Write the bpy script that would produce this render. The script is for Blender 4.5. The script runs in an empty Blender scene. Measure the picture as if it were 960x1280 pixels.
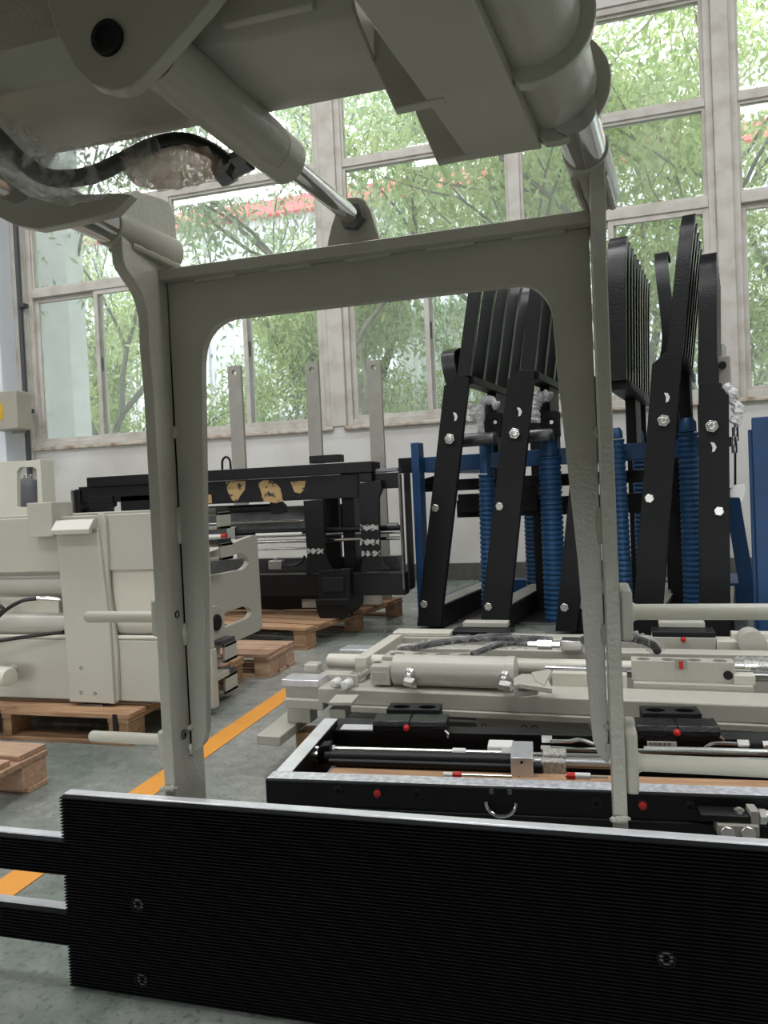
import bpy, math, random
import numpy as np
from mathutils import Vector, Matrix, noise as mnoise
from mathutils.geometry import tessellate_polygon

# ------------------------------------------------------------------ camera
S = bpy.context.scene
COL = S.collection
FPX = 930.0                                   # focal length in pixels of the 960 x 1280 frame
YAW, PITCH, ROLL = (math.radians(v) for v in (15.32, -1.4, 2.61))
CAM = Vector((0.0, 0.0, 1.0))
_f = Vector((-math.sin(YAW) * math.cos(PITCH), math.cos(YAW) * math.cos(PITCH), math.sin(PITCH)))
_r0 = Vector((math.cos(YAW), math.sin(YAW), 0.0))
_u0 = _r0.cross(_f)
_r = _r0 * math.cos(ROLL) - _u0 * math.sin(ROLL)
_u = _u0 * math.cos(ROLL) + _r0 * math.sin(ROLL)
cd = bpy.data.cameras.new('camera')
cd.sensor_fit = 'VERTICAL'; cd.sensor_height = 36.0; cd.lens = FPX / 1280.0 * 36.0
cd.clip_start = 0.05; cd.clip_end = 300
cam = bpy.data.objects.new('camera', cd); COL.objects.link(cam)
cam.matrix_world = Matrix(((_r.x, _u.x, -_f.x, CAM.x), (_r.y, _u.y, -_f.y, CAM.y), (_r.z, _u.z, -_f.z, CAM.z), (0, 0, 0, 1)))
S.camera = cam

# ------------------------------------------------------------------ light
S.view_settings.view_transform = 'Standard'; S.view_settings.look = 'None'
S.view_settings.gamma = 1.0; S.view_settings.use_curve_mapping = False
S.view_settings.exposure = 1.0
wd = bpy.data.worlds.new('overcast_sky'); S.world = wd; wd.use_nodes = True
_bg = wd.node_tree.nodes['Background']
_bg.inputs[0].default_value = (0.93, 0.97, 1.0, 1); _bg.inputs[1].default_value = 3.3

def ceiling_lamp(x, y, power):
    ld = bpy.data.lights.new('ceiling_lamp', 'AREA'); ld.shape = 'RECTANGLE'
    ld.size = 2.4; ld.size_y = 1.0; ld.energy = power; ld.color = (0.98, 0.98, 1.0)
    o = bpy.data.objects.new('ceiling_lamp', ld); COL.objects.link(o); o.location = (x, y, 7.85)
for ly, pw in ((-8.5, 15), (-3.5, 75), (1.5, 95), (5.5, 50)):
    for lx in (-8.0, -2.0, 4.0):
        ceiling_lamp(lx, ly, pw)

# ------------------------------------------------------------------ pixel -> place
def ray(px, py):
    return _r * ((px - 480.0) / FPX) - _u * ((py - 640.0) / FPX) + _f
class Frame:
    """axes turned by `deg` about the camera's foot point; a pixel is met with a plane of those axes"""
    def __init__(s, deg=0.0):
        s.a = math.radians(deg); s.inv = Matrix.Rotation(-s.a, 3, 'Z')
    def __call__(s, px, py, x=None, y=None, z=None):
        d = s.inv @ ray(px, py)
        if x is not None: t = x / d.x
        elif y is not None: t = y / d.y
        else: t = (z - 1.0) / d.z
        return Vector((0, 0, 1.0)) + d * t
W = Frame(0)

# ------------------------------------------------------------------ mesh building
class MB:
    def __init__(s): s.v = []; s.f = []
    def add(s, vs, fs):
        n = len(s.v); s.v += [tuple(p) for p in vs]; s.f += [tuple(i + n for i in q) for q in fs]; return s
    def box(s, x0, x1, y0, y1, z0, z1):
        if x0 > x1: x0, x1 = x1, x0
        if y0 > y1: y0, y1 = y1, y0
        if z0 > z1: z0, z1 = z1, z0
        return s.add([(x0,y0,z0),(x1,y0,z0),(x1,y1,z0),(x0,y1,z0),(x0,y0,z1),(x1,y0,z1),(x1,y1,z1),(x0,y1,z1)],
                     [(0,3,2,1),(4,5,6,7),(0,1,5,4),(1,2,6,5),(2,3,7,6),(3,0,4,7)])
    def prism(s, pts, vec, holes=()):
        vec = Vector(vec); loops = [[Vector(p) for p in pts]] + [[Vector(p) for p in h] for h in holes]
        flat = [p for l in loops for p in l]; n = len(flat)
        tris = tessellate_polygon(loops) if holes else None
        nrm = Vector((0, 0, 0)); L = loops[0]
        for i in range(len(L)): nrm += L[i].cross(L[(i + 1) % len(L)])
        flip = nrm.dot(vec) > 0
        fs = []
        if holes:
            for t in tris:
                a, b, c = t
                tn = (flat[b] - flat[a]).cross(flat[c] - flat[a])
                if tn.dot(vec) > 0: a, c = c, a
                fs.append((a, b, c)); fs.append((c + n, b + n, a + n))
        else:
            q = tuple(range(n)); fs.append(tuple(reversed(q)) if flip else q)
            q2 = tuple(i + n for i in q); fs.append(q2 if flip else tuple(reversed(q2)))
        o = 0
        for k, l in enumerate(loops):
            m = len(l); ln = Vector((0, 0, 0))
            for i in range(m): ln += l[i].cross(l[(i + 1) % m])
            fl = (ln.dot(vec) > 0) != (k > 0)
            for i in range(m):
                a, b = o + i, o + (i + 1) % m
                fs.append((a, b, b + n, a + n) if fl else (b, a, a + n, b + n))
            o += m
        return s.add(flat + [p + vec for p in flat], fs)
    def cyl(s, p0, p1, r, n=20, r1=None, cap=True):
        p0 = Vector(p0); p1 = Vector(p1); r1 = r if r1 is None else r1
        d = (p1 - p0).normalized(); a = d.orthogonal().normalized(); b = d.cross(a)
        vs = []
        for p, rr in ((p0, r), (p1, r1)):
            for i in range(n):
                t = 2 * math.pi * i / n; vs.append(p + (a * math.cos(t) + b * math.sin(t)) * rr)
        fs = [(i, (i + 1) % n, n + (i + 1) % n, n + i) for i in range(n)]
        if cap: fs += [tuple(reversed(range(n))), tuple(range(n, 2 * n))]
        return s.add(vs, fs)
    def lathe(s, p0, d, prof, n=24):
        """prof: list of (distance along d, radius)"""
        p0 = Vector(p0); d = Vector(d).normalized(); a = d.orthogonal().normalized(); b = d.cross(a)
        vs = []; fs = []
        for t, r in prof:
            for i in range(n):
                q = 2 * math.pi * i / n; vs.append(p0 + d * t + (a * math.cos(q) + b * math.sin(q)) * r)
        for k in range(len(prof) - 1):
            for i in range(n):
                j = (i + 1) % n; fs.append((k*n+i, k*n+j, (k+1)*n+j, (k+1)*n+i))
        fs += [tuple(reversed(range(n))), tuple(range((len(prof)-1)*n, len(prof)*n))]
        return s.add(vs, fs)
    def tube(s, pts, r, n=12, closed=False):
        P = [Vector(p) for p in pts]; m = len(P); rs = r if isinstance(r, (list, tuple)) else [r] * m
        vs = []; fs = []; prev = None
        for k in range(m):
            if closed: d = P[(k+1) % m] - P[k-1]
            else: d = P[min(k+1, m-1)] - P[max(k-1, 0)]
            d.normalize()
            a = d.orthogonal().normalized() if prev is None else (prev - d * prev.dot(d)).normalized()
            prev = a; b = d.cross(a)
            for i in range(n):
                q = 2 * math.pi * i / n; vs.append(P[k] + (a * math.cos(q) + b * math.sin(q)) * rs[k])
        for k in range(m if closed else m - 1):
            k2 = (k + 1) % m
            for i in range(n):
                j = (i + 1) % n; fs.append((k*n+i, k*n+j, k2*n+j, k2*n+i))
        if not closed: fs += [tuple(reversed(range(n))), tuple(range((m-1)*n, m*n))]
        return s.add(vs, fs)
    def fplate(s, F, px, y, t, holes=()):      # front-facing plate outlined on the plane y
        return s.prism([F(a, b, y=y) for a, b in px], (0, t, 0), [[F(a, b, y=y) for a, b in h] for h in holes])
    def splate(s, F, px, x, t, holes=()):      # side-facing plate on the plane x
        return s.prism([F(a, b, x=x) for a, b in px], (t, 0, 0), [[F(a, b, x=x) for a, b in h] for h in holes])
    def tplate(s, F, px, z, t, holes=()):      # lying plate with its top on the plane z
        return s.prism([F(a, b, z=z) for a, b in px], (0, 0, -t), [[F(a, b, z=z) for a, b in h] for h in holes])
    def fbox(s, F, x0, y0, x1, y1, y, t):      # box whose front face spans two pixel corners on the plane y
        a = F(x0, y0, y=y); b = F(x1, y1, y=y)
        return s.box(a.x, b.x, y, y + t, b.z, a.z)
    def hexa(s, p, d, r, h):                   # hexagonal bolt head
        return s.cyl(p, Vector(p) + Vector(d).normalized() * h, r, 6)

def smooth_pts(pts, k=6):
    """Catmull-Rom through 3-D points"""
    P = [Vector(p) for p in pts]; P = [P[0] * 2 - P[1]] + P + [P[-1] * 2 - P[-2]]; out = []
    for i in range(1, len(P) - 2):
        a, b, c, d = P[i-1:i+3]
        for q in range(k):
            t = q / k
            out.append(0.5 * ((2*b) + (c-a)*t + (2*a-5*b+4*c-d)*t*t + (3*b-a-3*c+d)*t*t*t))
    out.append(P[-2]); return out
def arc(cx, cy, rx, ry, a0, a1, n=8):
    return [(cx + rx * math.cos(math.radians(a0 + (a1-a0)*i/n)), cy + ry * math.sin(math.radians(a0 + (a1-a0)*i/n))) for i in range(n + 1)]

def mesh_obj(name, mb, mat, bevel=0.0, shift=None, smooth=True, ang=35):
    me = bpy.data.meshes.new(name)
    vs = mb.v if shift is None else [(p[0]-shift[0], p[1]-shift[1], p[2]-shift[2]) for p in mb.v]
    me.from_pydata(vs, [], mb.f); me.materials.append(mat)
    if smooth:
        me.shade_smooth(); me.set_sharp_from_angle(angle=math.radians(ang))
    me.update()
    o = bpy.data.objects.new(name, me); COL.objects.link(o)
    if bevel:
        m = o.modifiers.new('edge', 'BEVEL'); m.width = bevel; m.segments = 2; m.limit_method = 'ANGLE'; m.angle_limit = math.radians(40)
        m.harden_normals = False
    return o
def tag(o, label=None, cat=None, group=None, kind=None):
    if label: o['label'] = label
    if cat: o['category'] = cat
    if group: o['group'] = group
    if kind: o['kind'] = kind
    return o
class Thing:
    def __init__(s, name, label, cat, loc=(0,0,0), F=W, group=None, kind=None):
        s.o = bpy.data.objects.new(name, None); COL.objects.link(s.o); s.o.empty_display_size = 0.1
        s.loc = Vector(loc); s.o.location = Matrix.Rotation(F.a, 3, 'Z') @ s.loc; s.o.rotation_euler = (0, 0, F.a)
        tag(s.o, label, cat, group, kind)
    def part(s, name, mb, mat, parent=None, bevel=0.0, label=None, kind=None, smooth=True, ang=35):
        o = mesh_obj(name, mb, mat, bevel, s.loc, smooth, ang); o.parent = parent or s.o
        if label: o['label'] = label
        if kind: o['kind'] = kind
        return o
    def again(s, o, off, parent=None):
        c = o.copy(); COL.objects.link(c); c.parent = parent or s.o; c.location = Vector(o.location) + Vector(off); return c
def solo(name, label, cat, mb, mat, F=W, bevel=0.0, group=None, kind=None, ang=35):
    xs = [p[0] for p in mb.v]; ys = [p[1] for p in mb.v]; zs = [p[2] for p in mb.v]
    loc = Vector(((min(xs)+max(xs))/2, (min(ys)+max(ys))/2, min(zs)))
    o = mesh_obj(name, mb, mat, bevel, loc, True, ang)
    o.location = Matrix.Rotation(F.a, 3, 'Z') @ loc; o.rotation_euler = (0, 0, F.a)
    return tag(o, label, cat, group, kind)
def struct(name, mb, mat, parent=None, bevel=0.0, ang=35):
    o = mesh_obj(name, mb, mat, bevel, None, True, ang)
    if parent: o.parent = parent
    else: o['kind'] = 'structure'
    return o

# ------------------------------------------------------------------ materials
def mat(name, col, rough=0.5, metal=0.0, bump=0.0, bscale=60.0, var=0.0, vscale=4.0, spec=0.5, coat=0.0, col2=None, bdist=0.002, lo=0.35, hi=0.65, detail=4.0, coords='Object'):
    m = bpy.data.materials.new(name); m.use_nodes = True; nt = m.node_tree; N = nt.nodes; L = nt.links
    b = N['Principled BSDF']; b.inputs['Base Color'].default_value = (*col, 1); b.inputs['Roughness'].default_value = rough
    b.inputs['Metallic'].default_value = metal; b.inputs['Specular IOR Level'].default_value = spec
    if coat: b.inputs['Coat Weight'].default_value = coat; b.inputs['Coat Roughness'].default_value = 0.12
    tc = N.new('ShaderNodeTexCoord')
    if var or col2:
        n = N.new('ShaderNodeTexNoise'); n.inputs['Scale'].default_value = vscale; n.inputs['Detail'].default_value = detail
        L.new(tc.outputs[coords], n.inputs['Vector'])
        r = N.new('ShaderNodeValToRGB'); r.color_ramp.elements[0].position = lo; r.color_ramp.elements[1].position = hi
        c2 = col2 or tuple(max(0, c * (1 - var)) for c in col)
        r.color_ramp.elements[0].color = (*c2, 1); r.color_ramp.elements[1].color = (*col, 1)
        L.new(n.outputs['Fac'], r.inputs['Fac']); L.new(r.outputs['Color'], b.inputs['Base Color'])
    if bump:
        n2 = N.new('ShaderNodeTexNoise'); n2.inputs['Scale'].default_value = bscale; n2.inputs['Detail'].default_value = 2
        L.new(tc.outputs[coords], n2.inputs['Vector'])
        bp = N.new('ShaderNodeBump'); bp.inputs['Strength'].default_value = bump; bp.inputs['Distance'].default_value = bdist
        L.new(n2.outputs['Fac'], bp.inputs['Height']); L.new(bp.outputs['Normal'], b.inputs['Normal'])
    return m
M = {}
M['cream'] = mat('cream_paint', (0.49, 0.475, 0.41), 0.33, bump=0.25, bscale=140, var=0.06, vscale=3)
M['cream_gloss'] = mat('cream_gloss_paint', (0.43, 0.42, 0.36), 0.24, bump=0.35, bscale=170, var=0.08, vscale=5)
M['cream_flame'] = mat('cream_flame_cut_edge', (0.44, 0.43, 0.37), 0.28, bump=0.9, bscale=90, var=0.08, vscale=5)
M['cream_light'] = mat('cream_pale_paint', (0.62, 0.60, 0.51), 0.35, bump=0.15, bscale=150, var=0.05, vscale=3)
M['black'] = mat('black_paint', (0.0055, 0.0055, 0.0065), 0.45, spec=0.3, bump=0.15, bscale=150, var=0.3, vscale=6)
M['black_gloss'] = mat('black_gloss_paint', (0.006, 0.006, 0.0075), 0.24, spec=0.5, bump=0.6, bscale=130)
M['black_matte'] = mat('black_matte', (0.008, 0.008, 0.009), 0.6, spec=0.3, bump=0.1, bscale=200)
M['rubber'] = mat('black_ribbed_rubber', (0.0022, 0.0022, 0.003), 0.6, spec=0.12)
M['hose'] = mat('black_hose_rubber', (0.010, 0.010, 0.011), 0.4)
M['chrome'] = mat('chrome_rod', (0.62, 0.62, 0.62), 0.14, metal=1.0)
M['steel'] = mat('bare_steel', (0.55, 0.55, 0.56), 0.32, metal=1.0, bump=0.1, bscale=200, var=0.15, vscale=12)
M['steel_dark'] = mat('dark_steel', (0.20, 0.20, 0.21), 0.38, metal=1.0, var=0.3, vscale=9)
M['zinc'] = mat('zinc_fitting', (0.70, 0.69, 0.66), 0.25, metal=1.0)
M['alu'] = mat('brushed_aluminium', (0.72, 0.72, 0.76), 0.3, metal=0.6, bump=0.2, bscale=40, var=0.12, vscale=20)
M['casting'] = mat('speckled_grey_casting', (0.50, 0.49, 0.45), 0.55, metal=0.2, bump=0.6, bscale=120, var=0.45, vscale=110, detail=1)
M['bright'] = mat('steel_painted_sheen', (0.86, 0.87, 0.90), 0.28, metal=0.35, bump=0.08, bscale=80, var=0.12, vscale=14)  # pale low-metal base stands in for windows mirrored on bare steel
M['mill'] = mat('galvanised_painted_sheen', (0.85, 0.86, 0.92), 0.26, metal=0.4, bump=0.3, bscale=60, var=0.35, vscale=70)  # galvanised sheet, whitened to carry the windows' reflection in its base colour
M['bar_grey'] = mat('grey_flat_bar', (0.36, 0.345, 0.30), 0.5, metal=0.0, var=0.15, vscale=7, bump=0.1)
M['red'] = mat('red_plastic', (0.55, 0.02, 0.015), 0.4)
M['white_plastic'] = mat('white_plastic', (0.75, 0.75, 0.72), 0.45)
M['blue'] = mat('blue_paint', (0.012, 0.062, 0.17), 0.45, bump=0.1, bscale=90, var=0.2, vscale=5)
M['blue_dark'] = mat('blue_rubber_sleeve', (0.010, 0.075, 0.19), 0.42, var=0.2, vscale=9)
M['wood'] = None; M['paper'] = mat('white_label_paper', (0.7, 0.68, 0.6), 0.7)
M['plaster'] = mat('stained_plaster_wall', (0.69, 0.675, 0.645), 0.85, bump=0.2, bscale=14, col2=(0.57, 0.545, 0.50), vscale=1.3, lo=0.3, hi=0.58, detail=8)
M['winframe'] = mat('aged_window_frame', (0.60, 0.575, 0.525), 0.6, col2=(0.46, 0.415, 0.35), vscale=5, lo=0.25, hi=0.55, detail=7, bump=0.15, bscale=40)
M['sill'] = mat('weathered_sill', (0.60, 0.55, 0.47), 0.8, col2=(0.33, 0.22, 0.15), vscale=7, lo=0.36, hi=0.58, detail=9, bump=0.5, bscale=35)
M['base_dark'] = mat('dark_baseboard_paint', (0.10, 0.10, 0.09), 0.6, var=0.3, vscale=6)
M['ceil'] = mat('ceiling_paint', (0.55, 0.55, 0.54), 0.9)
M['primer'] = mat('tan_filler_on_black', (0.45, 0.30, 0.13), 0.7, col2=(0.03, 0.03, 0.03), vscale=22, lo=0.38, hi=0.46, detail=6)
M['scuff'] = mat('scuffed_paint', (0.42, 0.41, 0.39), 0.5, col2=(0.02, 0.02, 0.02), vscale=35, lo=0.40, hi=0.5, detail=6)
M['rail_grey'] = mat('worn_grey_rail', (0.16, 0.145, 0.13), 0.5, col2=(0.06, 0.055, 0.05), vscale=9, bump=0.2)
M['orange'] = mat('orange_floor_paint', (0.80, 0.34, 0.05), 0.5, col2=(0.55, 0.27, 0.07), vscale=9, lo=0.2, hi=0.4, detail=8)
M['duct'] = mat('white_enamel', (0.82, 0.85, 0.90), 0.35, var=0.06, vscale=3)
M['conduit'] = mat('dark_conduit', (0.06, 0.065, 0.07), 0.5)
M['beige_box'] = mat('beige_box_paint', (0.42, 0.39, 0.32), 0.5, var=0.1)
M['yellow'] = mat('yellow_label', (0.65, 0.40, 0.04), 0.5)
M['grey_tank'] = mat('dark_grey_tank', (0.10, 0.10, 0.11), 0.4)
M['clad'] = mat('pale_grey_cladding', (0.50, 0.52, 0.56), 0.5, var=0.08, vscale=0.6)
M['clad_white'] = mat('white_cladding', (0.72, 0.73, 0.76), 0.6)
M['roofred'] = mat('red_eave_trim', (0.70, 0.09, 0.10), 0.5)
M['fence_green'] = mat('teal_fence_panel', (0.10, 0.28, 0.23), 0.6, var=0.2, vscale=0.7)
M['concrete'] = mat('pale_concrete', (0.45, 0.45, 0.43), 0.85, var=0.2, vscale=1.0)
M['bark'] = mat('grey_bark', (0.20, 0.185, 0.16), 0.9, bump=0.6, bscale=30, var=0.4, vscale=6)

def wood_mat(name, c1, c2):
    m = bpy.data.materials.new(name); m.use_nodes = True; nt = m.node_tree; N = nt.nodes; L = nt.links; b = N['Principled BSDF']
    tc = N.new('ShaderNodeTexCoord'); mp = N.new('ShaderNodeMapping'); mp.inputs['Scale'].default_value = (2, 22, 22)
    n = N.new('ShaderNodeTexNoise'); n.inputs['Scale'].default_value = 3; n.inputs['Detail'].default_value = 8
    oi = N.new('ShaderNodeObjectInfo'); ad = N.new('ShaderNodeVectorMath')
    L.new(tc.outputs['Object'], ad.inputs[0]); L.new(oi.outputs['Random'], ad.inputs[1]); L.new(ad.outputs[0], mp.inputs['Vector'])
    L.new(mp.outputs[0], n.inputs['Vector'])
    r = N.new('ShaderNodeValToRGB'); r.color_ramp.elements[0].position = 0.3; r.color_ramp.elements[1].position = 0.7
    r.color_ramp.elements[0].color = (*c2, 1); r.color_ramp.elements[1].color = (*c1, 1)
    hs = N.new('ShaderNodeHueSaturation'); mr = N.new('ShaderNodeMapRange'); mr.inputs['To Min'].default_value = 0.75; mr.inputs['To Max'].default_value = 1.2
    L.new(oi.outputs['Random'], mr.inputs['Value']); L.new(mr.outputs[0], hs.inputs['Value'])
    L.new(n.outputs['Fac'], r.inputs['Fac']); L.new(r.outputs['Color'], hs.inputs['Color']); L.new(hs.outputs[0], b.inputs['Base Color'])
    b.inputs['Roughness'].default_value = 0.75
    bp = N.new('ShaderNodeBump'); bp.inputs['Strength'].default_value = 0.25; bp.inputs['Distance'].default_value = 0.003
    L.new(n.outputs['Fac'], bp.inputs['Height']); L.new(bp.outputs[0], b.inputs['Normal'])
    return m
M['wood'] = wood_mat('pallet_wood', (0.44, 0.27, 0.15), (0.25, 0.135, 0.07))
M['wood_pale'] = wood_mat('pale_pallet_wood', (0.56, 0.375, 0.26), (0.38, 0.22, 0.13))

def floor_mat():
    m = bpy.data.materials.new('worn_green_epoxy_floor'); m.use_nodes = True; nt = m.node_tree; N = nt.nodes; L = nt.links; b = N['Principled BSDF']
    tc = N.new('ShaderNodeTexCoord')
    def noise(sc, det, rough=0.5):
        n = N.new('ShaderNodeTexNoise'); n.inputs['Scale'].default_value = sc; n.inputs['Detail'].default_value = det; n.inputs['Roughness'].default_value = rough
        L.new(tc.outputs['Object'], n.inputs['Vector']); return n
    def ramp(src, p0, c0, p1, c1):
        r = N.new('ShaderNodeValToRGB'); r.color_ramp.elements[0].position = p0; r.color_ramp.elements[1].position = p1
        r.color_ramp.elements[0].color = (*c0, 1); r.color_ramp.elements[1].color = (*c1, 1); L.new(src, r.inputs['Fac']); return r
    n1 = noise(0.9, 9, 0.6); r1 = ramp(n1.outputs['Fac'], 0.36, (0.155, 0.195, 0.17), 0.66, (0.36, 0.355, 0.33))
    n2 = noise(70, 3); r2 = ramp(n2.outputs['Fac'], 0.32, (0.25, 0.25, 0.25), 0.45, (1, 1, 1))
    n4 = noise(18, 4); r4 = ramp(n4.outputs['Fac'], 0.3, (0.75, 0.76, 0.75), 0.7, (1.15, 1.15, 1.13))
    mx = N.new('ShaderNodeMix'); mx.data_type = 'RGBA'; mx.blend_type = 'MULTIPLY'; mx.inputs['Factor'].default_value = 0.55
    L.new(r1.outputs[0], mx.inputs['A']); L.new(r2.outputs[0], mx.inputs['B'])
    mx2 = N.new('ShaderNodeMix'); mx2.data_type = 'RGBA'; mx2.blend_type = 'MULTIPLY'; mx2.inputs['Factor'].default_value = 0.9
    L.new(mx.outputs['Result'], mx2.inputs['A']); L.new(r4.outputs[0], mx2.inputs['B'])
    L.new(mx2.outputs['Result'], b.inputs['Base Color'])
    n3 = noise(6, 6); r3 = ramp(n3.outputs['Fac'], 0.3, (0.20, 0.20, 0.20), 0.7, (0.42, 0.42, 0.42)); L.new(r3.outputs[0], b.inputs['Roughness'])
    bp = N.new('ShaderNodeBump'); bp.inputs['Strength'].default_value = 0.15; bp.inputs['Distance'].default_value = 0.004
    L.new(n2.outputs['Fac'], bp.inputs['Height']); L.new(bp.outputs[0], b.inputs['Normal'])
    return m
M['floor'] = floor_mat()

def glass_mat():
    m = bpy.data.materials.new('dusty_window_glass'); m.use_nodes = True; nt = m.node_tree; N = nt.nodes; L = nt.links
    N.remove(N['Principled BSDF']); out = N['Material Output']
    tr = N.new('ShaderNodeBsdfTransparent'); tr.inputs[0].default_value = (0.95, 0.97, 0.96, 1)
    gl = N.new('ShaderNodeBsdfGlossy'); gl.inputs['Roughness'].default_value = 0.03
    fr = N.new('ShaderNodeFresnel'); fr.inputs['IOR'].default_value = 1.45
    tl = N.new('ShaderNodeBsdfTranslucent'); tl.inputs[0].default_value = (0.9, 0.9, 0.88, 1)
    tc = N.new('ShaderNodeTexCoord'); n = N.new('ShaderNodeTexNoise'); n.inputs['Scale'].default_value = 1.8; n.inputs['Detail'].default_value = 7
    L.new(tc.outputs['Object'], n.inputs['Vector'])
    mr = N.new('ShaderNodeMapRange'); mr.inputs['From Min'].default_value = 0.3; mr.inputs['From Max'].default_value = 0.75; mr.inputs['To Min'].default_value = 0.07; mr.inputs['To Max'].default_value = 0.20
    L.new(n.outputs['Fac'], mr.inputs['Value'])
    a = N.new('ShaderNodeMixShader'); c = N.new('ShaderNodeMixShader')
    L.new(mr.outputs[0], a.inputs[0]); L.new(tr.outputs[0], a.inputs[1]); L.new(tl.outputs[0], a.inputs[2])
    L.new(fr.outputs[0], c.inputs[0]); L.new(a.outputs[0], c.inputs[1]); L.new(gl.outputs[0], c.inputs[2]); L.new(c.outputs[0], out.inputs[0])
    return m
M['glass'] = glass_mat()

def film_mat(name, tint, opac, brown=None):
    m = bpy.data.materials.new(name); m.use_nodes = True; nt = m.node_tree; N = nt.nodes; L = nt.links
    b = N['Principled BSDF']; out = N['Material Output']
    b.inputs['Base Color'].default_value = (*tint, 1); b.inputs['Roughness'].default_value = 0.22
    tr = N.new('ShaderNodeBsdfTransparent'); mx = N.new('ShaderNodeMixShader')
    tc = N.new('ShaderNodeTexCoord'); n = N.new('ShaderNodeTexNoise'); n.inputs['Scale'].default_value = 26; n.inputs['Detail'].default_value = 5; n.inputs['Distortion'].default_value = 1.2
    L.new(tc.outputs['Object'], n.inputs['Vector'])
    mr = N.new('ShaderNodeMapRange'); mr.inputs['From Min'].default_value = 0.35; mr.inputs['From Max'].default_value = 0.7
    mr.inputs['To Min'].default_value = opac[0]; mr.inputs['To Max'].default_value = opac[1]
    L.new(n.outputs['Fac'], mr.inputs['Value']); L.new(mr.outputs[0], mx.inputs[0]); L.new(tr.outputs[0], mx.inputs[1])
    if brown:
        tl = N.new('ShaderNodeBsdfTranslucent'); r = N.new('ShaderNodeValToRGB'); r.color_ramp.elements[0].position = 0.42; r.color_ramp.elements[1].position = 0.56
        r.color_ramp.elements[0].color = (*brown, 1); r.color_ramp.elements[1].color = (*tint, 1)
        L.new(n.outputs['Fac'], r.inputs['Fac']); L.new(r.outputs[0], tl.inputs[0]); L.new(r.outputs[0], b.inputs['Base Color'])
        m2 = N.new('ShaderNodeMixShader'); m2.inputs[0].default_value = 0.6; L.new(b.outputs[0], m2.inputs[1]); L.new(tl.outputs[0], m2.inputs[2]); L.new(m2.outputs[0], mx.inputs[2])
    else: L.new(b.outputs[0], mx.inputs[2])
    bp = N.new('ShaderNodeBump'); bp.inputs['Strength'].default_value = 0.9; bp.inputs['Distance'].default_value = 0.01
    L.new(n.outputs['Fac'], bp.inputs['Height']); L.new(bp.outputs[0], b.inputs['Normal']); L.new(mx.outputs[0], out.inputs[0])
    return m
M['film'] = film_mat('clear_plastic_film', (0.82, 0.82, 0.82), (0.12, 0.6), (0.62, 0.62, 0.62))
M['film_thin'] = film_mat('thin_clear_wrap', (0.85, 0.85, 0.85), (0.03, 0.42), (0.7, 0.7, 0.7))
M['film_soiled'] = film_mat('soiled_plastic_film', (0.86, 0.80, 0.74), (0.6, 0.95), (0.50, 0.35, 0.25))

def leaf_mat(name, c1, c2):
    m = bpy.data.materials.new(name); m.use_nodes = True; nt = m.node_tree; N = nt.nodes; L = nt.links
    N.remove(N['Principled BSDF']); out = N['Material Output']
    g = N.new('ShaderNodeNewGeometry'); r = N.new('ShaderNodeValToRGB')
    r.color_ramp.elements[0].color = (*c1, 1); r.color_ramp.elements[1].color = (*c2, 1); L.new(g.outputs['Random Per Island'], r.inputs['Fac'])
    d = N.new('ShaderNodeBsdfDiffuse'); t = N.new('ShaderNodeBsdfTranslucent'); x = N.new('ShaderNodeMixShader'); x.inputs[0].default_value = 0.45
    L.new(r.outputs[0], d.inputs[0]); L.new(r.outputs[0], t.inputs[0]); L.new(d.outputs[0], x.inputs[1]); L.new(t.outputs[0], x.inputs[2]); L.new(x.outputs[0], out.inputs[0])
    return m
M['leaf'] = leaf_mat('green_leaf', (0.25, 0.35, 0.14), (0.62, 0.70, 0.38))
M['leaf_cool'] = leaf_mat('cool_green_leaf', (0.26, 0.35, 0.22), (0.58, 0.66, 0.46))
# ------------------------------------------------------------------ the hall
YW = 8.2
struct('floor', MB().box(-16, 12, -11, YW + 0.24, -0.12, 0.0), M['floor'])
struct('ceiling', MB().box(-16, 12, -11, YW + 0.24, 8.0, 8.2), M['ceil'])
wl = MB().box(-16, 12, YW, YW + 0.24, 0, 1.80).box(-16, 12, YW, YW + 0.24, 5.92, 8.0).box(-16, -6.93, YW, YW + 0.24, 1.80, 5.92).box(5.62, 12, YW, YW + 0.24, 1.80, 5.92)
struct('wall_front', wl, M['plaster'])
struct('wall_left', MB().box(-16.2, -16, -11, YW + 0.24, 0, 8.0), M['plaster'])
struct('wall_back', MB().box(-16, -6.5, -11.2, -11, 0, 8.0).box(3.5, 12, -11.2, -11, 0, 8.0).box(-6.5, 3.5, -11.2, -11, 3.8, 8.0), M['plaster'])  # doorway opening is added, out of view, to admit low daylight from behind
struct('trim_4', MB().box(-6.62, -6.5, -11.25, -10.95, 0, 3.8).box(3.5, 3.62, -11.25, -10.95, 0, 3.8).box(-6.62, 3.62, -11.25, -10.95, 3.8, 3.95), M['winframe'])
struct('wall_right', MB().box(12, 12.2, -11, YW + 0.24, 0, 8.0), M['plaster'])
struct('baseboard_front', MB().box(-16, 12, YW - 0.012, YW, 0, 0.19), M['base_dark'])
struct('trim_1', MB().box(-2.83, -2.64, YW - 0.02, YW + 0.2, 1.80, 5.92), M['winframe'], bevel=0.01)
struct('trim_2', MB().box(1.36, 1.52, YW - 0.02, YW + 0.2, 1.80, 5.92), M['winframe'], bevel=0.01)
struct('trim_3', MB().box(-7.30, -6.93, YW - 0.05, YW, 0.19, 5.92), M['winframe'], bevel=0.01)

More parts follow.
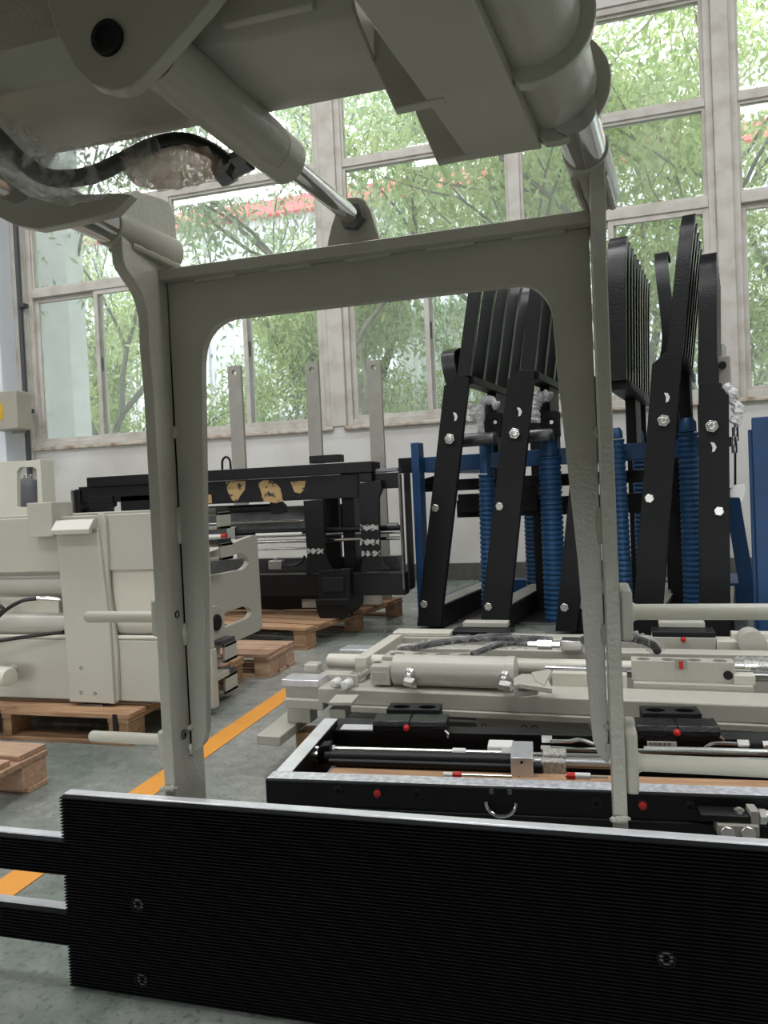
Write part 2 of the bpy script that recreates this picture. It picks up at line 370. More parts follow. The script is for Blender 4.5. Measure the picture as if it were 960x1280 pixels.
def rect_frame(x0, x1, z0, z1, w, y0, y1, wb=None):
    m = MB(); wb = wb or w
    m.box(x0, x0 + w, y0, y1, z0, z1); m.box(x1 - w, x1, y0, y1, z0, z1)
    m.box(x0 + w, x1 - w, y0, y1, z0, z0 + wb); m.box(x0 + w, x1 - w, y0, y1, z1 - w, z1); return m
def window(n, x0, x1):
    o = bpy.data.objects.new('window_%d' % n, None); COL.objects.link(o); o['kind'] = 'structure'
    def P(name, mb, mt, par=None, bev=0.0):
        q = struct(name, mb, mt, par or o, bev); return q
    ya, yb = YW + 0.02, YW + 0.14
    P('frame', rect_frame(x0, x1, 1.80, 5.92, 0.07, ya, yb), M['winframe'], None, 0.006)
    xm = (x0 + x1) / 2
    P('transom', MB().box(x0 + 0.07, x1 - 0.07, ya - 0.01, yb, 3.74, 3.85), M['winframe'], None, 0.008)
    P('transom', MB().box(x0 + 0.07, x1 - 0.07, ya + 0.01, yb, 4.755, 4.835), M['winframe'], None, 0.008)
    P('mullion', MB().box(xm - 0.065, xm + 0.065, ya, yb, 1.87, 3.74), M['winframe'], None, 0.008)
    P('mullion', MB().box(xm - 0.065, xm + 0.065, ya, yb, 3.85, 4.755), M['winframe'], None, 0.008)
    P('mullion', MB().box(xm - 0.065, xm + 0.065, ya, yb, 4.835, 5.85), M['winframe'], None, 0.008)
    for xa, xb in ((x0 + 0.07, xm - 0.065), (xm + 0.065, x1 - 0.07)):
        for z0, z1 in ((3.85, 4.755), (4.835, 5.85)):
            P('bead', rect_frame(xa, xb, z0, z1, 0.028, ya + 0.03, yb - 0.01), M['winframe'])
            P('pane', MB().box(xa + 0.02, xb - 0.02, ya + 0.06, ya + 0.066, z0 + 0.02, z1 - 0.02), M['glass'])
        xh = (xa + xb) / 2
        for k, (a, b) in enumerate(((xa, xh + 0.045), (xh - 0.045, xb))):
            yy = ya + 0.045 * (1 - k) + 0.005
            s = P('sash', rect_frame(a, b, 1.87, 3.74, 0.055, yy, yy + 0.04, 0.05), M['winframe'], None, 0.004)
            P('pane', MB().box(a + 0.05, b - 0.05, yy + 0.016, yy + 0.022, 1.90, 3.70), M['glass'], s)
            if k == 0: P('latch', MB().box(b - 0.045, b - 0.015, yy - 0.02, yy, 2.72, 2.90), M['conduit'], s)
    P('window_sill', MB().box(x0 - 0.03, x1 + 0.03, YW - 0.05, ya + 0.02, 1.755, 1.80), M['sill'], None, 0.012)
window(1, -6.93, -2.83); window(2, -2.64, 1.36); window(3, 1.52, 5.62)

# orange lines on the floor
solo('floor_line', 'orange painted line running along the floor beside the pallets', 'floor marking', MB().box(-1.575, -1.475, -3, 3.8, 0.0005, 0.003), M['orange'])

# ------------------------------------------------------------------ outside
solo('yard', 'pale concrete yard outside the windows', 'ground', MB().box(-60, 50, YW + 0.26, 70, -0.5, -0.3), M['concrete'], kind=None)['kind'] = 'structure'
solo('apron', 'pale concrete apron outside the added rear doorway', 'ground', MB().box(-40, 35, -60, -11.25, -0.12, -0.01), M['concrete'])['kind'] = 'structure'
def corrugated(x0, x1, y, z0, z1, pitch=0.25, d=0.05):
    m = MB(); x = x0; pts = []
    while x < x1:
        pts += [(x, 0), (x + pitch*0.55, 0), (x + pitch*0.65, -d), (x + pitch*0.9, -d)]; x += pitch
    pts.append((x, 0)); vs = []; fs = []
    for a, b in pts: vs += [(a, y + b, z0), (a, y + b, z1)]
    for i in range(len(pts) - 1): fs.append((2*i, 2*i+2, 2*i+3, 2*i+1))
    m.add(vs, fs); m.box(x0, x1, y + 0.01, y + 0.15, z0, z1); return m
YB = 23.0
ze = W(255, 276, y=YB).z
sh = Thing('factory_shed', 'long grey corrugated shed with a red eave beyond the trees', 'building', (-14, YB, -0.3))
xl = W(180, 280, y=YB).x
sh.part('wall', corrugated(-36, 26, YB, 2.2, ze - 0.2), M['clad'], smooth=False)
sh.part('plinth', MB().box(-36, 26, YB - 0.1, YB + 0.2, -0.3, 2.2), M['clad_white'])
sh.part('eave', MB().box(-36.2, 26.2, YB - 0.35, YB + 0.1, ze - 0.25, ze + 0.2), M['roofred'])
rv = MB()
for i in range(120): rv.box(-36 + i*0.5, -35.85 + i*0.5, YB - 0.2, YB, ze + 0.2, ze + 0.32)
sh.part('eave_cap', rv, M['roofred'], kind='stuff')
sh.part('roof', MB().prism([(-36, YB - 0.1, ze + 0.2), (-36, YB + 14, ze + 0.9), (-36, YB + 14, ze + 0.7), (-36, YB, ze)], (62, 0, 0)), M['clad_white'])
for k in range(16):
    x = -34 + k * 3.8
    if k == 0: w = sh.part('window', MB().box(x, x + 1.6, YB - 0.12, YB - 0.08, 2.5, 3.5), M['winframe'])
    else: sh.again(w, (k * 3.8, 0, 0))
sh.part('downpipe', MB().cyl((xl + 2.2, YB - 0.15, 0), (xl + 2.2, YB - 0.15, ze - 0.3), 0.08, 8), M['clad_white'])
sb = Thing('white_outbuilding', 'pale white corrugated outbuilding behind the hanging branches', 'building', (-2.6, 17.5, -0.3))
sb.part('wall', corrugated(-4.3, 0.2, 17.5, 1.2, 5.2, 0.2, 0.035), M['clad_white'], smooth=False)
sb.part('roof', MB().box(-4.5, 0.4, 17.3, 20, 5.2, 5.35), M['clad'])
sb.part('plinth', MB().box(-4.3, 0.2, 17.45, 17.7, -0.3, 1.2), M['clad'])
fn = Thing('site_fence', 'teal sheet fence with pale rails below the trees', 'fence', (-4, 15.8, -0.3))
for k in range(18):
    if k == 0: p = fn.part('fence_panel', MB().box(-19.9, -18.15, 15.8, 15.86, -0.25, 2.75), M['fence_green'])
    else: fn.again(p, (1.8 * k, 0, 0))
for z in (1.95, 2.75): fn.part('rail', MB().box(-20, 12.4, 15.72, 15.8, z, z + 0.1), M['clad_white'])
solo('downpipe_column', 'white square column standing just outside the corner window', 'column', MB().box(-8.05, -7.15, 9.3, 9.7, -0.3, 8.2), M['duct'], bevel=0.02)

def leaves(rng, centres, radii, n, size, droop=0.6):
    """one mesh of folded leaf blades around cluster centres"""
    c = centres[rng.integers(0, len(centres), n)]; rad = radii
    d = rng.normal(size=(n, 3)); d /= np.linalg.norm(d, axis=1)[:, None]
    p = c + d * (rng.random(n) ** 0.5)[:, None] * np.array(rad)
    ax = rng.normal(size=(n, 3)); ax[:, 2] -= droop * 1.6; ax /= np.linalg.norm(ax, axis=1)[:, None]
    sd = np.cross(ax, rng.normal(size=(n, 3))); sd /= np.linalg.norm(sd, axis=1)[:, None]
    nr = np.cross(ax, sd); L = (size * (0.7 + 0.6 * rng.random(n)))[:, None]; Wd = L * 0.17
    v = np.empty((n, 4, 3)); v[:, 0] = p; v[:, 1] = p + ax*L*0.45 + sd*Wd + nr*Wd*0.3; v[:, 2] = p + ax*L; v[:, 3] = p + ax*L*0.45 - sd*Wd + nr*Wd*0.3
    i = np.arange(n) * 4
    f = np.stack([np.stack([i, i+1, i+2], 1), np.stack([i, i+2, i+3], 1)], 1).reshape(-1, 3)
    return v.reshape(-1, 3), f
def np_mesh(name, v, f, mt):
    me = bpy.data.meshes.new(name); me.vertices.add(len(v)); me.vertices.foreach_set('co', v.astype(np.float32).ravel())
    me.loops.add(f.size); me.loops.foreach_set('vertex_index', f.astype(np.int32).ravel())
    me.polygons.add(len(f)); me.polygons.foreach_set('loop_start', np.arange(0, f.size, 3, dtype=np.int32)); me.update(calc_edges=True)
    me.materials.append(mt); return me
def tree(label, x, y, h, spread, seed, nleaf, zlow, mt='leaf', stems=1, r0=0.16, size=0.17, clus=0.55, depth=4, openness=1.0):
    rng = np.random.default_rng(seed); rd = random.Random(seed)
    T = Thing('tree', label, 'tree', (x, y, -0.3), group='trees outside the windows')
    tr = MB(); tips = []
    def grow(p, d, r, l, lev):
        pts = [p]; rs = [r]; n = 4
        for i in range(n):
            d = (d + Vector((rd.uniform(-1, 1), rd.uniform(-1, 1), rd.uniform(-0.5, 0.7))) * 0.22).normalized()
            p = p + d * (l / n); p.y = max(p.y, 9.6); pts.append(p); rs.append(r * (1 - 0.45 * (i + 1) / n))
            if lev >= 2: tips.append(p)
        tr.tube(pts, rs, 7 if lev < 2 else 4)
        if lev < depth:
            for k in range(3 if lev < 2 else 2):
                a = rd.uniform(0, 6.28); out = Vector((math.cos(a), math.sin(a), rd.uniform(0.0, 0.7))) * spread
                q = pts[-1] if k == 0 else pts[rd.choice((2, 3, 4))]
                grow(q, (d * 0.7 + out * 0.8).normalized(), r * 0.55, l * rd.uniform(0.62, 0.82), lev + 1)
    for s in range(stems):
        a = 6.28 * s / stems + rd.random(); grow(Vector((x, y, -0.3)), Vector((math.cos(a) * 0.35 * (stems > 1), math.sin(a) * 0.2 * (stems > 1), 1)).normalized(), r0, h * 0.36, 0)
    T.part('trunk', tr, M['bark'])
    tp = np.array([tuple(t) for t in tips if t.z > zlow]); rng.shuffle(tp)
    tp = tp[:max(6, int(len(tp) * openness))]
    v, f = leaves(rng, tp, (clus, clus, clus * 0.8), nleaf, size)
    v[:, 1] = np.maximum(v[:, 1], 8.75); v -= np.array((x, y, -0.3))
    o = bpy.data.objects.new('foliage', np_mesh('foliage', v, f, M[mt])); COL.objects.link(o); o.parent = T.o; o['kind'] = 'stuff'
def tx(px, y): return W(px, 600, y=y).x
tree('many-stemmed tree with bare grey trunks outside the corner window', tx(92, 12), 12, 9.5, 0.55, 3, 12000, 2.2, 'leaf_cool', 4, 0.10, 0.15, 0.5)
tree('dense light green bushy tree in front of the red-eaved shed', tx(372, 13.5), 13.5, 7.0, 0.42, 11, 16000, 1.4, 'leaf', 2, 0.08, 0.16, 0.5)
tree('airy tree with dark twisting branches behind the cylinder lug', tx(560, 12.5), 12.5, 11.0, 0.85, 23, 13000, 4.3, 'leaf_cool', 2, 0.10, 0.15, 0.6, openness=0.8)
tree('tall leafy tree with branching dark stems behind the black combs', tx(790, 12.0), 12.0, 10.5, 0.85, 31, 18000, 2.6, 'leaf', 3, 0.10, 0.16, 0.62)
tree('pale tree hanging over the window beyond the wide mullion', tx(985, 12.5), 12.5, 10.0, 0.8, 45, 14000, 1.4, 'leaf', 2, 0.09, 0.15, 0.6)
tree('tall thin-crowned tree rising above the bushy one', tx(450, 15.0), 15.0, 13.0, 0.5, 57, 12000, 5.6, 'leaf_cool', 1, 0.13, 0.16, 0.65)
tree('small young tree by the teal fence under the middle window', tx(292, 14.6), 14.6, 5.2, 0.7, 64, 8000, 0.8, 'leaf', 2, 0.06, 0.14, 0.5)
tree('low round tree in front of the white outbuilding', tx(556, 14.2), 14.2, 4.6, 0.7, 71, 6500, 0.6, 'leaf', 2, 0.06, 0.14, 0.45)
tree('narrow green tree between the corner column and the bushy tree', tx(118, 14.0), 14.0, 6.0, 0.4, 83, 9000, 1.0, 'leaf', 2, 0.07, 0.15, 0.45)
tree('broad tree close to the glass above the black combs', tx(700, 14.8), 14.8, 10.5, 0.8, 95, 13000, 3.6, 'leaf_cool', 2, 0.09, 0.16, 0.65)
tree('low leafy tree at the foot of the window beyond the wide mullion', tx(955, 11.5), 11.5, 5.5, 0.8, 101, 10000, 0.9, 'leaf', 3, 0.06, 0.13, 0.5)
# ------------------------------------------------------------------ the clamp attachment in front
YP = 1.285                                    # front of the ribbed pad
YC = 1.35                                     # front edges of the cheek plates
XLo, XLi = W(206, 990, y=YC).x, W(219, 990, y=YC).x
XRi, XRo = W(766, 1000, y=YC).x, W(784, 1000, y=YC).x
YU = W(231, 800, x=XLi).y                     # front of the U-shaped plate
A = Thing('clamp_attachment', 'cream steel goalpost frame with cylinders, standing on a black ribbed pad', 'machine', (XLi, YP, 0))

# ribbed pad: steel plate + rubber ribs, with two tongues on its left side
xe = W(75, 998, y=YP).x; xr = 1.05
zt = 0.5 * (W(75, 1000, y=YP).z + W(960, 1052, y=YP).z)
t1a, t1b = W(30, 1045, y=YP).z, W(30, 1091, y=YP).z
t2a, t2b = W(30, 1133, y=YP).z, W(30, 1177, y=YP).z
xt = xe - 0.75
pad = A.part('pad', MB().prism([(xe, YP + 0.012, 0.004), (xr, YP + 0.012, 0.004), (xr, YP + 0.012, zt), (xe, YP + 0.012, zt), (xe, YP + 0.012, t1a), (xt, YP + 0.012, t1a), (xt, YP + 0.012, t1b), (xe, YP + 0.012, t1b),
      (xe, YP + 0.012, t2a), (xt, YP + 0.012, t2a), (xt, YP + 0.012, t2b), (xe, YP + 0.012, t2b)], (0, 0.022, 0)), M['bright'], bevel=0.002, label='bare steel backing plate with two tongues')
rb = MB(); pitch = 0.0066
def ribs(x0, x1, z0, z1, jag):
    n = int((z1 - z0) / pitch); p = (z1 - z0) / n
    for i in range(n):
        a = z0 + i * p; e = 0.0022 if jag else 0
        rb.add([(x0, YP + 0.012, a), (x0, YP + 0.0045, a + p*0.12), (x0 - e, YP, a + p*0.3), (x0 - e, YP, a + p*0.62), (x0, YP + 0.0045, a + p*0.8), (x0, YP + 0.012, a + p),
                (x1, YP + 0.012, a), (x1, YP + 0.0045, a + p*0.12), (x1, YP, a + p*0.3), (x1, YP, a + p*0.62), (x1, YP + 0.0045, a + p*0.8), (x1, YP + 0.012, a + p)],
               [(0, 6, 7, 1), (1, 7, 8, 2), (2, 8, 9, 3), (3, 9, 10, 4), (4, 10, 11, 5), (5, 4, 3, 2, 1, 0), (6, 7, 8, 9, 10, 11)])
ribs(xe, xr, 0.006, zt - 0.003, True); ribs(xt, xe, t1b + 0.002, t1a - 0.003, False); ribs(xt, xe, t2b + 0.002, t2a - 0.003, False)
A.part('rubber_ribs', rb, M['rubber'], pad, kind='stuff', smooth=False)
for k, (px, py) in enumerate(((172, 1131), (177, 1225), (833, 1199))):
    p = W(px, py, y=YP)
    if k == 0:
        b0 = A.part('bolt_recess', MB().lathe(p + Vector((0, 0.004, 0)), (0, -1, 0), [(0, 0.0155), (0.0055, 0.0155), (0.0055, 0.0125), (0.001, 0.012)], 20), M['rubber'], pad); b0['p'] = 0
        c0 = A.part('bolt', MB().lathe(p + Vector((0, 0.004, 0)), (0, -1, 0), [(0, 0.011), (0.003, 0.011), (0.003, 0.0065), (0.001, 0.006)], 16), M['steel_dark'], pad); p0 = p
        del b0['p']
    else: A.again(b0, p - p0, pad); A.again(c0, p - p0, pad)

# cheek plates: profile read on the plane of the left cheek's inner face
fr = [W(a, b, x=XLi) for a, b in ((187, 430), (186, 400), (182, 380), (175, 362), (165, 347), (155, 330), (153, 311), (152, 285), (157, 255), (167, 238), (182, 242), (208, 251), (217, 265), (220, 285))]
prof = [(YC, 0.30), (YC, 1.22)] + [(p.y, p.z) for p in smooth_pts(fr, 3)] + [(1.475, 1.50), (1.475, 0.30)]
def cheek(x0, x1): return MB().prism([(x0, a, b) for a, b in prof], (x1 - x0, 0, 0))
A.part('cheek_plate', cheek(XLo, XLi), M['cream_flame'], bevel=0.002)
A.part('cheek_plate', cheek(XRi, XRo), M['cream_flame'], bevel=0.002)
for x0, x1 in ((XLo, XLi), (XRi, XRo)):
    A.part('weld', MB().tube(smooth_pts([(x0 - 0.006, YC - 0.006, zt + 0.002), ((x0+x1)/2, YC - 0.006, zt + 0.004), (x1 + 0.003, YC + 0.004, zt + 0.002)], 4), [0.003, 0.006, 0.004, 0.007, 0.005, 0.006, 0.007, 0.004, 0.003], 8), M['cream_flame'])

# U-shaped plate between the cheeks
gap = 0.0025
ul = [W(a, b, y=YU) for a, b in ([(252, 455)] + arc(300, 445, 47, 49, 180, 268, 8) + [(645, 356)] + arc(648, 402, 43, 47, -88, -4, 8) + [(697, 470), (722, 700), (738, 900), (741, 925), (747, 942), (757, 953)])]
ur = [W(a, b, y=YU) for a, b in ((236, 944), (246, 939), (254, 930), (258, 915), (257, 850), (254, 600))]
zf0 = W(455, 322, y=YU).z; zf1 = zf0 + 0.022
U = [Vector((XRi - gap, YU, ul[-1].z)), Vector((XRi - gap, YU, zf0)), Vector((XLi + gap, YU, zf0)), Vector((XLi + gap, YU, ur[0].z))] + ur + ul
up = A.part('portal_plate', MB().prism(U, (0, 0.022, 0)), M['cream_gloss'], bevel=0.002)
A.part('top_flange', MB().box(XLi, XRi, YU - 0.03, YU + 0.075, zf0, zf1), M['cream_gloss'], bevel=0.002)
for x in np.linspace(XLi + 0.09, XRi - 0.12, 5):
    A.part('stitch_weld', MB().tube([(x - 0.02, YU - 0.001, zf0 - 0.001), (x, YU - 0.004, zf0 - 0.002), (x + 0.075, YU - 0.003, zf0 - 0.001)], 0.005, 6), M['cream_gloss'], up)
def seam(px_, x):
    for py0, py1 in ((533, 548), (634, 680), (779, 806), (904, 912), (928, 942)):
        z0 = W(px_, py1, y=YU).z; z1 = W(px_, py0, y=YU).z; n = max(3, int((z1 - z0) / 0.008))
        pts = [(x, YU - 0.001, z0 + (z1 - z0) * i / n) for i in range(n + 1)]
        A.part('weld', MB().tube(pts, [0.005 + 0.0035 * math.sin(math.pi * i / n) + 0.001 * (i % 2) for i in range(n + 1)], 8), M['cream_gloss'], up)
seam(222, XLi + gap / 2); seam(750, XRi - gap / 2)
q = W(221, 768, x=XLi); A.part('hole', MB().lathe(q - Vector((0.004, 0, 0)), (1, 0, 0), [(0, 0.008), (0.006, 0.008), (0.0062, 0.006), (0.003, 0.006)], 14), M['black_matte'])
q = W(229, 918, x=XLi); A.part('screw', MB().lathe(q - Vector((0.004, 0, 0)), (1, 0, 0), [(0, 0.011), (0.008, 0.010), (0.009, 0.008), (0.009, 0.005), (0.004, 0.004)], 14), M['steel_dark'])

# pegs on the outer sides of the cheeks
def peg(x, s, pyc, length, r, pref, h0, h1, pxr):
    yc = 1.42; zc = W(pxr, pyc, y=yc).z
    z0, z1 = W(pxr, h1, y=yc).z, W(pxr, h0, y=yc).z
    f = A.part('peg_flange', MB().box(x, x + s * 0.022, 1.365, 1.47, z0, z1), M['cream'], bevel=0.006)
    x0 = x + s * 0.022
    A.part('peg', MB().lathe((x0, yc, zc), (s, 0, 0), [(0, r + 0.006), (0.006, r + 0.001), (0.01, r), (length - r*0.5, r), (length - r*0.15, r*0.8), (length, r*0.3)], 24), M['cream_light'], f)
peg(XLo, -1, 771, 0.20, 0.0125, 0, 745, 790, 186)
peg(XLo, -1, 924, 0.205, 0.0125, 0, 903, 948, 192)
peg(XRo, 1, 765, 0.55, 0.0145, 0, 732, 794, 790)
peg(XRo, 1, 953, 0.55, 0.0155, 0, 905, 980, 797)

# guide rods, their housings and brackets
D = Vector((0.13, 0.99, -0.03)).normalized()
def on_axis(p, y): return p + D * ((y - p.y) / D.y)
zr = W(147, 285, x=(XLo + XLi) / 2)
AL = Vector(((XLo + XLi) / 2, 1.40, zr.z)); AR = Vector(((XRi + XRo) / 2, 1.40, zr.z))
for k, ax in enumerate((AL, AR)):
    A.part('rod_sleeve', MB().cyl(on_axis(ax, 1.265), on_axis(ax, 1.45), 0.037, 28), M['cream_gloss'], bevel=0.002)
    A.part('guide_rod', MB().cyl(on_axis(ax, (0.98, 1.14)[k]), on_axis(ax, 1.27), 0.0335, 28), M['chrome'])
    for sgn in (-1, 1):
        pts = [on_axis(ax, 1.30 + i * 0.02) + Vector((sgn * 0.024, 0, -0.030)) for i in range(8)]
        A.part('weld', MB().tube(pts, [0.006 + 0.002 * (i % 2) for i in range(8)], 8), M['cream_gloss'])
b0_, b1_ = W(584, 193, y=1.16), W(677, 184, y=1.16)
zb = (b0_.z + b1_.z) / 2
RB = 0.082
hc = Vector((W(765, 105, y=1.155).x - RB, 1.155, zb + RB - 0.004))
DF = Vector((D.x, D.y, 0)).normalized()
A.part('housing_tube', MB().cyl(hc - DF * 1.2, hc, 0.062, 36), M['cream_gloss'])
def bracket(y):
    c = hc + DF * ((y - hc.y) / DF.y)
    pts = [c + Vector((math.cos(t), 0, math.sin(t))) * RB for t in [math.radians(-100 + 200 * i / 20) for i in range(21)]]
    zl = zb + 0.014; off = c.x - hc.x; xl_ = W(547, 197, y=1.155).x + off
    return MB().prism(pts + [c + Vector((-0.10, 0, 0.10)), Vector((xl_ - 0.03, y, zb + 0.11)), Vector((xl_ - 0.03, y, zb + 0.075)), Vector((xl_, y, zb - 0.004)), Vector((b0_.x + off + 0.02, y, zb - 0.002)), Vector((b0_.x + off + 0.04, y, zl)), Vector((c.x - 0.03, y, zl))], (0, 0.018, 0))
A.part('bracket', bracket(1.150), M['cream_gloss'], bevel=0.002); A.part('bracket', bracket(0.975), M['cream_gloss'], bevel=0.002)
A.part('flat_bar', MB().prism([(b0_.x, 1.175, zb), (b1_.x, 1.175, zb), Vector((b1_.x, 1.175, zb)) - DF * 1.1, Vector((b0_.x, 1.175, zb)) - DF * 1.1], (0, 0, 0.022)), M['cream_gloss'], bevel=0.002)
sp = W(585, 140, y=1.12) + Vector((0, 0, 0.01))
A.part('side_tube', MB().cyl(on_axis(sp, 0.2), on_axis(sp, 1.15), 0.032, 24), M['cream_gloss'])
lc = on_axis(AL, 1.03) + Vector((-0.01, 0, 0.012))
A.part('housing_tube', MB().cyl(lc + D * -0.9, lc, 0.046, 32), M['cream_gloss'])
lb = [(-60, 205), (0, 226), (50, 246), (100, 243), (147, 241), (164, 243), (143, 266), (88, 279), (48, 287), (20, 282), (0, 272), (-60, 245)]
A.part('bracket', MB().prism([W(a, b, y=1.06) for a, b in lb], (0, 0.02, 0)), M['cream_gloss'], bevel=0.002)

# middle cylinder with its lug
lg = A.part('lug', MB().prism([W(a, b, y=YU + 0.0) for a, b in ((407, 319), (410, 300), (414, 282), (420, 263), (427, 251), (436, 246), (447, 246), (456, 250), (463, 262), (469, 283), (478, 310))], (0, 0.02, 0)), M['cream_gloss'], bevel=0.002)
lp = W(443, 273, y=YU - 0.004)
A.part('nut', MB().hexa(lp + D * 0.0, -D, 0.026, 0.016), M['steel_dark'], lg)
A.part('piston_rod', MB().cyl(lp - D * 0.01, lp - D * 0.32, 0.0175, 24), M['chrome'])
ye = 1.155; be = lp - D * ((lp.y - ye) / D.y)
br = A.part('cylinder_barrel', MB().lathe(be, -D, [(0, 0.020), (0.001, 0.034), (0.004, 0.0375), (0.052, 0.0375), (0.054, 0.036), (0.065, 0.036), (0.067, 0.0385), (0.325, 0.0385)], 32), M['cream_gloss'])
A.part('hose_port', MB().lathe(on_axis(be, 1.10) + Vector((-0.035, 0, -0.012)), (-0.75, 0.1, -0.15), [(0, 0.019), (0.035, 0.019), (0.036, 0.023), (0.058, 0.023)], 8), M['steel_dark'], br)
cp = [(40, -60), (70, 40), (95, 88), (115, 106), (140, 114), (163, 110), (180, 97), (215, 58), (262, 4), (310, -60)]
cv = A.part('clevis_plate', MB().prism([W(a, b, y=0.80) for a, b in cp], (0, 0.02, 0)), M['cream_gloss'], bevel=0.002)
pc = W(136, 49, y=0.80)
A.part('pin', MB().lathe(pc + Vector((0, 0.004, 0)), (0, -1, 0), [(0, 0.021), (0.010, 0.021), (0.012, 0.019), (0.012, 0.013), (0.008, 0.012)], 24), M['black_matte'], cv)
# cross beam; unseen body above, drawn back to shade the frame
zb0 = W(300, 116, y=0.98).z
A.part('cross_beam', MB().prism([(-1.75, 0.86, 2.3), (-1.75, 0.86, zb0 + 0.05), (-1.75, 0.89, zb0 + 0.012), (-1.75, 0.98, zb0), (-1.75, 1.07, zb0 + 0.015), (-1.75, 1.10, zb0 + 0.05), (-1.75, 1.10, 2.3)], (1.5, 0, 0)), M['cream_gloss'], bevel=0.004)
A.part('body', MB().box(-1.9, 0.8, -0.5, 0.84, 1.98, 2.6), M['cream_gloss'], bevel=0.01)
A.part('unseen_shade_plate', MB().box(-1.9, 0.8, -0.85, -0.75, 0.85, 2.6), M['cream_gloss'], bevel=0.01)  # unseen plate added behind the camera to keep rear light off the frame's top
A.part('unseen_shade_web', MB().box(-1.9, 0.8, -0.75, -0.5, 2.4, 2.6), M['cream_gloss'], bevel=0.01)
for x0, x1 in ((-0.42, -0.30), (-0.25, -0.13)):
    A.part('gusset', MB().prism([(x0, 0.878, zb0 + 0.02), (x1, 0.878, zb0 + 0.02), (x1 + 0.04, 0.858, zb0 + 0.10), (x0 - 0.02, 0.858, zb0 + 0.10)], (0, -0.012, 0)), M['cream_gloss'], bevel=0.002)

# hose wrapped in plastic film
hz = [W(a, b, y=c) for a, b, c in ((-60, 130, 0.86), (-10, 165, 0.88), (25, 200, 0.90), (62, 222, 0.93), (110, 220, 0.96), (150, 203, 0.99), (190, 183, 1.02), (228, 176, 1.05), (262, 187, 1.08), (295, 212, 1.10))]
hp = smooth_pts(hz, 6)
hs = A.part('hose', MB().tube(hp, 0.0125, 14), M['hose'])
def bag(name, i0, i1, base, amp, m, seed, sq, off):
    pts = hp[i0:i1]; n = 26; mb = MB(); vs = []; fs = []
    for k, p in enumerate(pts):
        t = k / (len(pts) - 1); env = math.sin(math.pi * min(1, max(0, t)) ** 0.8) ** 0.5
        r = base * (0.35 + 0.65 * env)
        d = (pts[min(k+1, len(pts)-1)] - pts[max(k-1, 0)]).normalized(); a = Vector((0, 0, 1)) - d * d.z; a.normalize(); b = d.cross(a)
        for i in range(n):
            q = 2 * math.pi * i / n
            w = 1 + amp * mnoise.noise(Vector((math.cos(q) * 2.2, math.sin(q) * 2.2, k * 0.42 + seed))) + amp * 0.6 * mnoise.noise(Vector((math.cos(q) * 6, math.sin(q) * 6, k * 1.3 + seed)))
            vs.append(p + Vector(off) * env + a * math.cos(q) * r * w * sq + b * math.sin(q) * r * w)
    for k in range(len(pts) - 1):
        for i in range(n):
            j = (i + 1) % n; fs.append((k*n+i, k*n+j, (k+1)*n+j, (k+1)*n+i))
    mb.add(vs, fs); A.part(name, mb, M[m], hs, ang=180)
bag('plastic_wrap', 2, 38, 0.036, 0.20, 'film', 3.0, 1.05, (0, 0.0, 0.004))
bag('plastic_wrap', 30, 54, 0.040, 0.16, 'film_soiled', 9.0, 0.85, (-0.004, 0.035, -0.018))
# ------------------------------------------------------------------ pallets
def pallet(label, x0, x1, y0, y1, zt_, F=W, nb=6, wm='wood', strap=False, seed=1, gapf=0.28, nx=3):
    rd = random.Random(seed)
    T = Thing('pallet', label, 'pallet', ((x0+x1)/2, (y0+y1)/2, 0), F)
    bw = (y1 - y0) / (nb + (nb - 1) * gapf); st = bw * (1 + gapf); tb = 0.02
    for i in range(nb):
        a = y0 + i * st; dx = rd.uniform(-0.03, 0.0)
        T.part('board', MB().box(x0, x1 + dx, a, a + bw, zt_ - tb, zt_), M[wm], bevel=0.002)
    for k in range(nx):
        xa = x0 + 0.01 + (x1 - x0 - 0.12) * k / (nx - 1)
        T.part('bearer', MB().box(xa, xa + 0.10, y0 + 0.005, y1 - 0.005, zt_ - tb - 0.02, zt_ - tb), M[wm], bevel=0.002)
        for j in range(3):
            ya = y0 + 0.01 + (y1 - y0 - 0.14) * j / 2
            T.part('block', MB().box(xa, xa + 0.095, ya, ya + 0.12, 0.018, zt_ - tb - 0.02), M[wm], bevel=0.003)
    for j in range(3):
        ya = y0 + 0.012 + (y1 - y0 - 0.12) * j / 2
        T.part('bottom_board', MB().box(x0 + 0.01, x1 - 0.01, ya, ya + 0.095, 0, 0.018), M[wm], bevel=0.002)
    if strap:
        for k in (nx - 2, nx - 1):
            xa = x0 + 0.04 + (x1 - x0 - 0.12) * k / (nx - 1)
            T.part('strap', MB().box(xa, xa + 0.022, y0 - 0.002, y0, 0.03, zt_), M['hose'])
    return T
pallet('brown wooden pallet under the cream clamp body with black strapping', -3.15, -1.86, 2.66, 3.75, 0.135, nb=7, strap=True, seed=2)
pallet('pale wooden pallet showing beyond the slotted end plate', -3.0, -1.73, 3.80, 4.18, 0.135, nb=3, wm='wood_pale', seed=4, gapf=0.1)
pallet('orange-brown pallet carrying the black attachment', -4.25, -2.77, 4.0, 5.42, 0.145, Frame(-13), nb=9, wm='wood', seed=6, gapf=0.35)
pallet('empty pallet corner with rough pale boards, nothing stacked on it', -3.1, -1.93, 1.30, 2.28, 0.14, nb=6, wm='wood_pale', seed=8)

